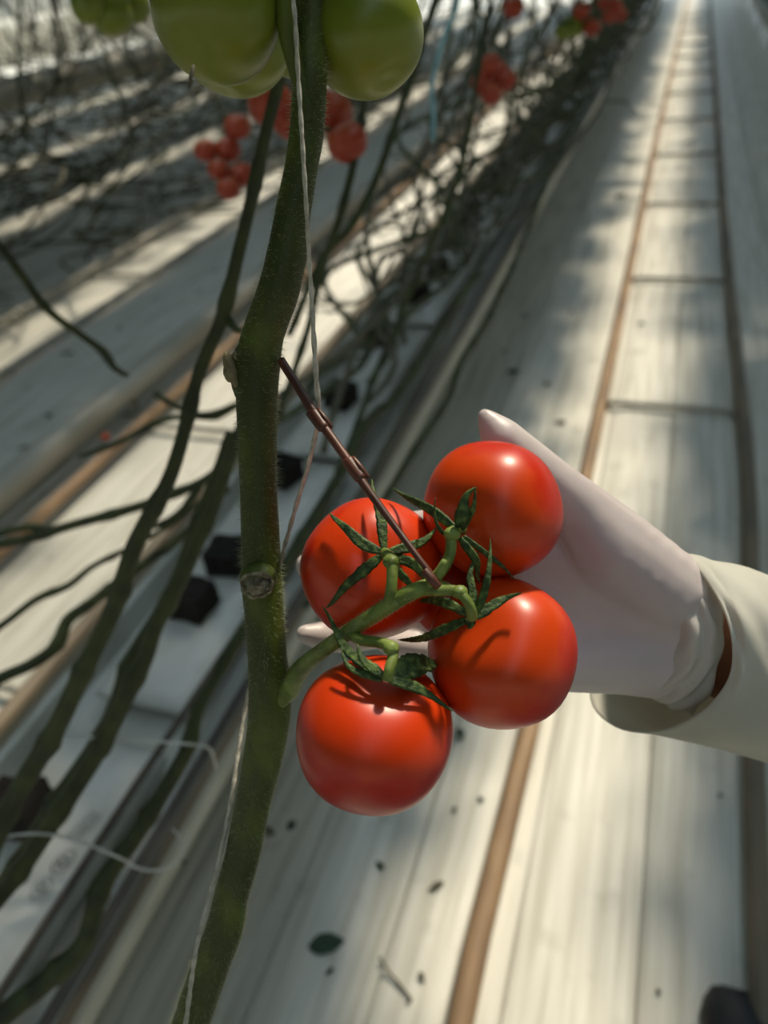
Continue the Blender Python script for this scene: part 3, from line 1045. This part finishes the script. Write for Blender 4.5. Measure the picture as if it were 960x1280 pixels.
pedicel([(436, 792, .358, 14), (452, 800, .350, 14), (472, 803, .344, 14), (488, 808, .340, 14), (491, 820, .338, 14), (486, 838, .334, 13), (484, 850, .334, 14)], (489, 810, .339, 9.5), 21)
pedicel([(484, 760, .346, 16), (488, 745, .343, 15), (490, 725, .343, 14), (490, 706, .345, 15), (487, 697, .349, 16), (481, 691, .357, 15)], (489, 702, .346, 10), 22)
pedicel([(514, 742, .344, 17), (538, 728, .344, 15), (556, 708, .346, 14), (563, 690, .348, 14), (564, 672, .350, 14), (568, 662, .353, 15), (578, 662, .358, 14)], (565, 668, .350, 10), 23)
pedicel([(528, 737, .343, 16), (550, 738, .342, 14), (570, 739, .340, 14), (581, 748, .338, 13), (588, 760, .338, 13), (590, 772, .342, 14)], (574, 740, .340, 9.5), 24)
# stub of a pruned tip and a stipule
mk('truss_stub', ptube([(535, 732, .343, 16), (548, 716, .338, 12), (556, 700, .336, 7)], 8, .002), M['truss'], plant)


# fine hairs
def hairs(path, count, l0, l1, seed, wr=.00006):
    r = random.Random(seed)
    V, Fc = [], []
    pts = [p for p in path]
    C = [p[0] for p in pts]
    T, U = frames(C)
    for _ in range(count):
        i = r.randrange(len(pts))
        c, rad = pts[i]
        W = T[i].cross(U[i])
        a = r.uniform(0, 6.28318)
        d = U[i] * math.cos(a) + W * math.sin(a)
        p = c + d * rad * .97 + T[i] * r.uniform(-.002, .002)
        dr = (d + Vector((r.uniform(-.4, .4), r.uniform(-.4, .4), r.uniform(-.5, .3)))).normalized()
        l = r.uniform(l0, l1)
        s = dr.orthogonal().normalized() * wr
        s2 = dr.cross(s).normalized() * wr
        b = len(V)
        V += [p + s, p - s * .5 + s2 * .87, p - s * .5 - s2 * .87, p + dr * l]
        Fc += [(b, b + 1, b + 3), (b + 1, b + 2, b + 3), (b + 2, b, b + 3)]
    return V, Fc


hp = [q for q in cr_path(stem_pts, .004)]
tag(mk('stem_hairs', hairs(hp, 14000, .0014, .0048, 5, .00009), M['hair'], plant, smooth=False), kind='stuff')
tp = cr_path([(P(a, b, d), wd * d / F / 2) for a, b, d, wd in [(368, 848, .398, 27), (405, 812, .375, 20), (440, 787, .358, 20), (475, 764, .348, 21), (505, 745, .344, 21), (545, 731, .345, 17)]], .003)
tag(mk('truss_hairs', hairs(tp, 1200, .0008, .0022, 6, .00006), M['hair'], plant, smooth=False), kind='stuff')

# ---------------------------------------------------------------- strings and clip
st = [(366, -200, .34, 6.5), (366, -20, .342, 6.5), (369, 25, .341, 6.5), (373, 100, .343, 6.5), (378, 180, .347, 6.5), (383, 260, .352, 6.5), (387, 330, .36, 6.5), (391, 400, .366, 7), (395, 470, .371, 8), (398, 515, .376, 8),
      (394, 545, .381, 7), (384, 585, .388, 6.5), (372, 625, .396, 6.5), (360, 668, .408, 6), (350, 705, .42, 6), (335, 770, .432, 6), (315, 850, .437, 6), (306, 888, .436, 6), (298, 940, .43, 6), (289, 1000, .424, 6.5), (276, 1065, .421, 6.5), (262, 1120, .419, 6.5),
      (250, 1165, .415, 6.5), (243, 1200, .414, 7), (236, 1250, .418, 7), (231, 1285, .42, 7), (210, 1380, .43, 7)]
tw = cr_path([(P(a, b, d), wd * d / F / 2) for a, b, d, wd in st], .0018)
Cc = [p[0] for p in tw]
Tt, Uu = frames(Cc)
strands = []
s_ = 0
for ph in (0, 3.14159):
    q = []
    s_ = 0
    for i, (c, r) in enumerate(tw):
        if i: s_ += (Cc[i] - Cc[i - 1]).length
        a = ph + s_ * 260
        q.append((c + (Uu[i] * math.cos(a) + Tt[i].cross(Uu[i]) * math.sin(a)) * r * .28, r * .70))
    strands.append(tube(q, 7, 0))
tag(mk('twine', join(*strands), M['string']), 'white twisted support twine wound around the thick green stem', 'twine')

clip = empty('truss_clip', P(548, 728, .343), 'brown plastic truss support rod from the thick stem to the bunch of tomatoes', 'truss support')
rodp = [(351, 450, .382, 11), (372, 483, .377, 11.5), (396, 521, .371, 12), (436, 577, .361, 11.5), (456, 607, .356, 11), (495, 660, .348, 9), (525, 700, .341, 8.5), (547, 728, .338, 8)]
rw = [(P(a, b, d), wd * d / F / 2) for a, b, d, wd in rodp]
mk('rod', tube(rw, 12, .003), M['clip'], clip)
for A, B in (((389, 513), (406, 537)), ((433, 573), (452, 600))):
    dA = .3725 if A[1] < 540 else .3615
    dB = .3685 if A[1] < 540 else .3575
    col = mk('collar', ptube([(A[0], A[1], dA, 13), (A[0] + 1, A[1] + 2, dA, 17), ((A[0] + B[0]) / 2, (A[1] + B[1]) / 2, (dA + dB) / 2, 17), (B[0] - 1, B[1] - 2, dB, 16), (B[0], B[1], dB, 12)], 12, .001), M['clip'], clip)
    mk('hook', ptube([(A[0] + 8, A[1] - 1, dA - .001, 6), ((A[0] + B[0]) / 2 + 8, (A[1] + B[1]) / 2 - 3, (dA + dB) / 2 - .002, 7), (B[0] + 9, B[1] - 2, dB, 5)], 8, .002), M['clip'], col)
mk('rod_tip', ptube([(530, 713, .337, 11), (540, 724, .336, 13), (548, 733, .337, 11)], 10, .001), M['clip'], clip)

bt = tag(mk('twine', ptube([(580, -80, 1.3, 7), (572, 0, 1.3, 7), (565, 22, 1.3, 7), (552, 55, 1.3, 7), (544, 85, 1.3, 6.5), (539, 115, 1.3, 6.5), (542, 140, 1.3, 6), (541, 175, 1.3, 6)], 8, .01), M['blue']),
         'pale blue twine hanging loose beside the yellow green tomato', 'twine')
# white wire hoops over the growbags
for pl, lab in (([(55, 930, 1.0, 5), (110, 922, 1.0, 5), (180, 926, 1.0, 5), (235, 930, 1.0, 5), (262, 936, 1.02, 5), (270, 960, 1.05, 5)], 'thin white wire hoop across the growbags behind the wavy vine'),
                ([(-30, 1055, 1.0, 5), (20, 1044, .99, 5), (60, 1043, .98, 5), (100, 1052, .98, 5), (140, 1068, .99, 5), (165, 1080, 1.0, 5)], 'thin white wire hoop crossing the printed growbag'),
                ([(160, 1080, 1.0, 6), (185, 1088, 1.0, 5), (212, 1084, 1.0, 4), (228, 1068, 1.0, 4), (226, 1050, 1.02, 4), (216, 1036, 1.04, 4)], 'thin white wire loop hanging off the brown hose')):
    tag(mk('wire_hoop', ptube([(a, b, d, w_ * .7) for a, b, d, w_ in pl], 7, .006), M['wire']), lab, 'wire')

# ---------------------------------------------------------------- unripe truss at the top
G1 = tomato(270, 16, .355, 81, (.3, .75, -.4), 'large pale green tomato at the top beside the thick stem, dried tip below', m=M['green'], seed=11, group='unripe tomatoes above')
G2 = tomato(458, 46, .375, 73, (-.35, .8, -.1), 'yellow green tomato at the top on the blue twine side of the stem', m=M['green'], seed=12, group='unripe tomatoes above')
G3 = tomato(292, 42, .44, 76, (.2, .8, .1), 'green tomato tucked behind the large pale green one', m=M['green'], seed=13, group='unripe tomatoes above')
G4 = tomato(372, 40, .46, 56, (.1, .9, .1), 'green tomato mostly hidden behind the thick stem', m=M['green'], seed=14, group='unripe tomatoes above')
mk('dried_tip', ptube([(242, 82, .318, 4), (240, 92, .317, 5), (238, 102, .317, 4), (237, 110, .317, 2)], 7, .002, wob=.3), M['dry'], G1.e)
mk('fruit_stalk', ptube([(300, -75, .37, 14), (330, -110, .37, 15), (375, -150, .36, 18)], 8, .006), M['truss'], G1.e)
mk('fruit_stalk', ptube([(440, -35, .38, 14), (425, -90, .37, 15), (405, -140, .36, 18)], 8, .006), M['truss'], G2.e)
mk('fruit_stalk', ptube([(300, -28, .44, 12), (330, -100, .41, 13), (380, -155, .37, 14)], 8, .006), M['truss'], G3.e)
mk('fruit_stalk', ptube([(378, -15, .46, 12), (390, -90, .42, 13), (398, -150, .37, 14)], 8, .006), M['truss'], G4.e)


# ---------------------------------------------------------------- hanging bunches further back
def bunch(items, d, label, group, stalk, mats='red_far'):
    for k, (x, y, r) in enumerate(items):
        t = Tom(x, y, d + .012 * ((k * 7) % 5 - 2), r)
        ax = cdir(random.uniform(-.5, .5), .7, .3)
        o = mk_axis('tomato', tomato_geo(t.c, t.r, ax, .92, n=20, m=14, seed=k), M[mats if not isinstance(mats, list) else mats[k]], None, t.c, ax)
        lab = label if isinstance(label, str) else label[k]
        tag(o, lab, 'tomato', group)
    e = tag(mk('bunch_stalk', ptube([(a, b, d + .012, wd) for a, b, wd in stalk], 7, .02), M['vine_mid']), stalk_label[group], 'stalk')


stalk_label = {'red bunch behind the thick stem': 'green stalk of the red bunch behind the thick stem',
               'small red bunch under the green tomato': 'green stalk of the small red bunch under the green tomato',
               'red bunch over the white bed': 'green stalk of the red bunch over the white bed',
               'mixed bunch along the row': 'stalk of the mixed red and green bunch along the row',
               'far red bunch beside the row': 'stalk of the farthest red bunch beside the row',
               'green bunch over the raised gutter': 'stalk of the pale green bunch over the raised gutter'}
bunch([(338, 130, 29), (366, 148, 27), (412, 140, 29), (434, 178, 26)], 1.12,
      ['blurred red tomato left of the thick stem, behind the slim vine', 'blurred red tomato mostly hidden behind the thick stem', 'blurred red tomato just right of the thick stem', 'blurred orange red tomato lowest in the bunch behind the thick stem'],
      'red bunch behind the thick stem', [(360, -40, 9), (370, 40, 9), (375, 100, 9), (392, 150, 7), (420, 165, 6)])
bunch([(297, 158, 17), (257, 188, 15), (285, 187, 17), (273, 212, 14), (302, 218, 16), (286, 236, 15)], 1.9, 'small blurred red tomato in the bunch under the big green tomato', 'small red bunch under the green tomato',
      [(255, 95, 5), (272, 130, 5), (282, 160, 5), (280, 200, 4), (288, 225, 3)])
bunch([(612, 82, 15), (603, 102, 15), (630, 100, 15), (614, 117, 14), (622, 90, 14)], 1.75, 'small blurred red tomato in the bunch over the white bed', 'red bunch over the white bed', [(606, 20, 5), (602, 60, 5), (612, 90, 4), (618, 112, 3)])
bunch([(727, 14, 11), (740, 34, 11), (717, 32, 14), (642, 10, 13), (706, 38, 12)], 2.6, ['tiny blurred red tomato in the mixed bunch', 'tiny blurred red tomato in the mixed bunch', 'tiny blurred green tomato in the mixed bunch with red ones', 'tiny blurred red tomato alone beyond the blue twine', 'tiny blurred yellow green tomato in the mixed bunch'],
      'mixed bunch along the row', [(705, -50, 4), (715, 0, 4), (724, 20, 3), (735, 36, 3)], mats=['red_far', 'red_far', 'green', 'red_far', 'green'])
bunch([(768, 8, 11), (757, 2, 10), (775, 18, 9), (762, 20, 9)], 3.0, 'tiny blurred red tomato in the farthest bunch beside the row', 'far red bunch beside the row', [(758, -50, 4), (764, -10, 4), (768, 14, 3)])
bunch([(112, 6, 24), (140, 18, 26), (165, 8, 22), (138, -8, 26)], 1.15, 'blurred pale green tomato in the bunch over the raised gutter', 'green bunch over the raised gutter', [(170, -120, 8), (160, -60, 8), (142, -10, 7)], mats='green')
rb_ = tag(mk('red_bud', tomato_geo(P(132, 546, 1.245), .008, (0, 0, 1), n=12, m=8), M['red_far']), 'tiny red fruit on the thin side stem over the white pipe', 'tomato')

# ---------------------------------------------------------------- person: gloved right hand, sleeve, shoe
def capsule_chain(bm, chain):
    """chain of (Vector, radius): overlapping spheres and cones"""
    for i, (c, r) in enumerate(chain):
        bmesh.ops.create_icosphere(bm, subdivisions=2, radius=r, matrix=Matrix.Translation(c))
        if i:
            a, ra = chain[i - 1]
            L = (c - a).length
            k = max(1, int(L / (.35 * min(r, ra))))
            for j in range(1, k):
                t = j / k
                bmesh.ops.create_icosphere(bm, subdivisions=2, radius=ra + (r - ra) * t, matrix=Matrix.Translation(a.lerp(c, t)))


def remesh(bm, voxel, smooth_it, name):
    me = bpy.data.meshes.new(name)
    bm.to_mesh(me)
    bm.free()
    o = bpy.data.objects.new(name, me)
    COL.objects.link(o)
    md = o.modifiers.new('r', 'REMESH')
    md.mode = 'VOXEL'
    md.voxel_size = voxel
    ms = o.modifiers.new('s', 'SMOOTH')
    ms.factor = .5
    ms.iterations = smooth_it
    dg = bpy.context.evaluated_depsgraph_get()
    dg.update()
    ev = o.evaluated_get(dg)
    m2 = bpy.data.meshes.new_from_object(ev)
    V = [v.co.copy() for v in m2.vertices]
    Fc = [tuple(p.vertices) for p in m2.polygons]
    bpy.data.objects.remove(o, do_unlink=True)
    bpy.data.meshes.remove(m2)
    return V, Fc


person = empty('person', PZ(925, 1330, 0.0), 'person in a white coat holding up the tomato bunch in a white gloved hand', 'person')
H = lambda x, y, d, r: (P(x, y, d), r)
bm = bmesh.new()
chains = [
    # thumb
    [H(838, 742, .440, .025), H(765, 688, .440, .0265), H(728, 640, .434, .0180), H(690, 604, .428, .0145), H(655, 573, .424, .0132), H(628, 549, .421, .0122), H(611, 527, .420, .0066), H(605, 518, .420, .0042)],
    [H(628, 549, .421, .0110), H(611, 540, .420, .0060)],
    # palm rays: index, middle, ring, little
    [H(845, 760, .447, .026), H(730, 710, .455, .0240), H(640, 665, .460, .0180), H(590, 655, .466, .0140)],
    [H(848, 780, .448, .026), H(730, 745, .460, .0240), H(640, 712, .466, .0180), H(575, 700, .468, .0140)],
    [H(848, 805, .450, .026), H(740, 785, .461, .0240), H(650, 770, .466, .0180), H(580, 765, .468, .0138)],
    [H(846, 824, .450, .0255), H(775, 821, .452, .0228), H(700, 823, .455, .0205), H(600, 815, .462, .0128)],
    # fingers
    [H(590, 655, .466, .0140), H(505, 662, .476, .0110), H(445, 660, .462, .0095), H(421, 656, .446, .0080)],
    [H(575, 700, .468, .0140), H(480, 700, .476, .0115), H(412, 702, .462, .0100), H(386, 707, .446, .0085)],
    [H(580, 765, .468, .0138), H(495, 786, .474, .0112), H(430, 797, .460, .0100), H(398, 794, .446, .0088), H(380, 792, .440, .0055)],
    [H(600, 815, .462, .0128), H(545, 812, .466, .0100), H(505, 806, .458, .0088), H(485, 803, .450, .0078)],
]
for c in chains:
    capsule_chain(bm, c)
hand_geo = remesh(bm, .0018, 14, 'tmp_hand')
glove = mk('glove', hand_geo, M['glove'], person)
# forearm skin (shows between the glove and the sleeve)
mk('forearm', tube([(P(850, 800, .452), .022), (P(880, 808, .453), .026), (P(930, 820, .456), .030), (P(1010, 845, .47), .034), (P(1160, 900, .50), .038), (P(1330, 960, .54), .042)], 20, .01), M['skin'], person)


def loft(rings, m, name, parent, thick=None):
    V, Fc = [], []
    n = len(rings[0])
    for r in rings:
        V += r
    for i in range(len(rings) - 1):
        for j in range(n):
            k = (j + 1) % n
            Fc.append((i * n + j, i * n + k, (i + 1) * n + k, (i + 1) * n + j))
    o = mk(name, (V, Fc), m, parent)
    if thick:
        md = o.modifiers.new('thickness', 'SOLIDIFY')
        md.thickness = thick
        md.offset = 0
    return o


def resample_loop(pts, n):
    q = pts + [pts[0]]
    out = []
    m = len(pts)
    for k in range(n):
        u = k / n * m
        i = int(u)
        t = u - i
        p0, p1, p2, p3 = pts[(i - 1) % m], pts[i % m], pts[(i + 1) % m], pts[(i + 2) % m]
        a = [(-t**3 + 2 * t * t - t) / 2, (3 * t**3 - 5 * t * t + 2) / 2, (-3 * t**3 + 4 * t * t + t) / 2, (t**3 - t * t) / 2]
        out.append(p0 * a[0] + p1 * a[1] + p2 * a[2] + p3 * a[3])
    return out


# wrinkled glove cuff
def px_ring(lst, n):
    return resample_loop([P(*q) for q in lst], n)


NR = 60
c0 = px_ring([(815, 694, .446), (822, 740, .434), (822, 800, .434), (806, 846, .440), (796, 856, .450), (810, 850, .470), (815, 790, .485), (815, 720, .465)], NR)
c1 = px_ring([(848, 698, .441), (868, 745, .419), (872, 805, .416), (850, 862, .426), (828, 878, .449), (835, 850, .474), (838, 790, .488), (840, 725, .468)], NR)
c2 = px_ring([(856, 703, .442), (896, 752, .419), (904, 805, .418), (888, 862, .426), (864, 888, .450), (855, 855, .476), (852, 790, .488), (850, 728, .468)], NR)
rw_ = random.Random(9)
rings = []
K = 22
cen = P(860, 795, .452)
for i in range(K + 1):
    t = i / K
    A, B, s = (c0, c1, t * 2) if t < .5 else (c1, c2, t * 2 - 1)
    ring = []
    for j in range(NR):
        p = A[j].lerp(B[j], s)
        a = 6.28318 * j / NR
        k = (.0024 * math.sin(t * 17 + 3.0 * math.sin(a * 2 + 1) + a * 2.0) * (.4 + .6 * math.sin(a * 3 + t * 2) ** 2) + .0014 * math.sin(t * 9 + a * 7) * math.sin(a * 2 + t * 11)) * min(1, t * 4)
        if t > .93: k += .0009
        d = (p - cen)
        ring.append(p + d.normalized() * k)
    rings.append(ring)
cf = loft(rings, M['cuff'], 'glove_cuff', glove, .0006)

# coat sleeve: open rim, then the arm
s0 = px_ring([(852, 694, .440), (884, 728, .418), (908, 772, .405), (916, 830, .402), (898, 868, .408), (868, 896, .418), (822, 914, .445), (770, 908, .475), (738, 872, .500), (748, 800, .520), (785, 735, .510), (820, 704, .470)], NR)
s1 = px_ring([(880, 697, .441), (906, 728, .416), (925, 775, .402), (932, 835, .400), (918, 876, .405), (892, 905, .416), (850, 919, .445), (805, 912, .480), (780, 876, .508), (785, 805, .528), (815, 740, .518), (848, 706, .474)], NR)
s2 = px_ring([(935, 712, .448), (958, 745, .420), (972, 790, .406), (975, 850, .404), (966, 896, .410), (945, 928, .424), (915, 936, .455), (885, 928, .495), (868, 890, .525), (872, 820, .540), (890, 755, .528), (912, 718, .485)], NR)
s3 = [p + (P(1160, 900, .50) - P(930, 825, .462)) for p in s2]
s4 = [p + (P(1330, 960, .54) - P(930, 825, .462)) for p in s2]
rings = []
R_ = [s0, s1, s2, s3, s4]
for i in range(4):
    for k in range(8 if i < 2 else 6):
        t = k / (8 if i < 2 else 6)
        ring = []
        for j in range(NR):
            p = R_[i][j].lerp(R_[i + 1][j], t)
            a = 6.28318 * j / NR
            u = i + t
            ring.append(p + cdir(0, .3, 1) * (.0014 * math.sin(a * 3 + u * 4) + .001 * math.sin(a * 7 - u * 6)) * min(1, u * 2 + .2))
        rings.append(ring)
rings.append(s4)
sl_ = loft(rings, M['coat'], 'coat_sleeve', person, .0012)


# shoe
def shoe(parent):
    toe = PZ(898, 1258, .05)
    c = Vector((toe.x + .085, toe.y - .085, 0))
    ang = math.radians(38)
    prof = [(-.19, .030, .052, .085), (-.15, .038, .055, .105), (-.08, .038, .058, .095), (-.02, .041, .056, .078), (.04, .046, .050, .066), (.08, .043, .046, .058), (.11, .033, .040, .050), (.13, .016, .032, .040), (.137, .004, .028, .03)]
    rings = []
    for y, wd, zc, h in [(a * 1.12, b * 1.5, c_, d * 1.2) for a, b, c_, d in prof]:
        ring = []
        for j in range(20):
            a = 6.28318 * j / 20
            x = wd * math.cos(a)
            z = .004 + h * (math.sin(a) * .5 + .5) if math.sin(a) > 0 else .004 + h * .5 + h * .5 * max(math.sin(a) * 2.2, -1)
            p = Vector((x * math.cos(ang) - y * math.sin(ang), x * math.sin(ang) + y * math.cos(ang), z + .004))
            ring.append(c + p)
        rings.append(ring)
    V, Fc = [], []
    for r in rings: V += r
    for i in range(len(rings) - 1):
        for j in range(20):
            k = (j + 1) % 20
            Fc.append((i * 20 + j, i * 20 + k, (i + 1) * 20 + k, (i + 1) * 20 + j))
    Fc.append(tuple(range(19, -1, -1))); Fc.append(tuple((len(rings) - 1) * 20 + j for j in range(20)))
    o = mk('shoe', (V, Fc), M['shoe'], parent)
    hc = c + Vector((.15 * math.sin(ang), -.15 * math.cos(ang), 0))
    mk('trouser_leg', tube([(hc + Vector((0, -.01, .10)), .062), (hc + Vector((0, -.03, .3)), .066), (hc + Vector((0, -.07, .55)), .078)], 18, .03, wob=.03), M['shoe'], parent)


shoe(person)

# ---------------------------------------------------------------- litter on the cloth
def flat_leaf(px, py, l, wd, rot, m, label, name='fallen_leaf', z=.012):
    c = PZ(px, py, z)
    V, Fc = [], []
    n = 9
    r = random.Random(int(px + py))
    for i in range(n):
        t = i / (n - 1)
        h = wd * math.sin(3.1416 * t ** .8) * (1 + r.uniform(-.15, .15))
        x = (t - .5) * l
        for s, zz in ((-1, .004), (0, 0), (1, .004)):
            for dz in (0, .0012):
                q = Vector((x, s * h / 2, zz * (h / wd if wd else 0) + dz))
                V.append(c + Vector((q.x * math.cos(rot) - q.y * math.sin(rot), q.x * math.sin(rot) + q.y * math.cos(rot), q.z)))
    for i in range(n - 1):
        a, b = i * 6, (i + 1) * 6
        Fc += [(a + 1, a + 3, b + 3, b + 1), (a + 3, a + 5, b + 5, b + 3), (a, b, b + 2, a + 2), (a + 2, b + 2, b + 4, a + 4), (a, a + 1, b + 1, b), (a + 4, b + 4, b + 5, a + 5)]
    tag(mk(name, (V, Fc), m, smooth=False), label, 'leaf')


flat_leaf(408, 1180, .078, .046, .45, M['litter'], 'dark green fallen leaf on the white cloth below the tomatoes')
scraps = [(335, 1040, .03, .016), (365, 1032, .022, .014), (475, 1082, .022, .010), (545, 1108, .03, .010), (575, 918, .032, .018), (601, 1000, .012, .008), (568, 1012, .014, .009), (229, 1078, .012, .008), (412, 1215, .016, .006), (527, 1222, .018, .009),
          (642, 465, .05, .03), (683, 480, .03, .02), (700, 528, .04, .02), (775, 245, .10, .05), (900, 995, .008, .007), (823, 1240, .008, .007), (715, 390, .03, .02), (655, 395, .03, .02), (630, 440, .02, .02), (802, 405, .03, .02)]
for k, (x, y, l, wd) in enumerate(scraps):
    flat_leaf(x, y, l * 1.35, wd * 1.35, k * 1.3, M['litter'] if k % 3 else M['dry'], 'small dark scrap of dry leaf on the white aisle cloth', 'leaf_scrap')
    bpy.data.objects[-1] if False else None
for o in bpy.data.objects:
    if o.name.startswith('leaf_scrap'):
        o['group'] = 'leaf scraps on the aisle cloth'
tw_ = empty('dry_twig', PZ(495, 1222, .015), 'dry forked twig on the white cloth beside the rusty rail', 'twig')
mk('twig_stem', tube([(PZ(475, 1196, .016), .003), (PZ(484, 1212, .014), .0026), (PZ(496, 1226, .015), .003), (PZ(507, 1240, .014), .0024), (PZ(514, 1250, .014), .003)], 7, .006, wob=.2), M['dry'], tw_)
mk('twig_fork', tube([(PZ(514, 1249, .014), .0025), (PZ(510, 1254, .014), .002), (PZ(507, 1252, .016), .0015)], 6, .004), M['dry'], tw_)
# litter on the bare bed
for k, (x, y) in enumerate([(85, 442), (270, 338), (150, 410), (60, 520), (30, 560), (120, 500), (205, 430), (300, 300), (250, 365), (170, 475)]):
    flat_leaf(x, y, .09 if k == 0 else .06, .025, .2 + k * .9, M['dry'], 'dark leaf scrap lying on the bare white bed', 'bed_leaf', z=.034)
for o in bpy.data.objects:
    if o.name.startswith('bed_leaf'):
        o['group'] = 'leaf scraps on the bare bed'
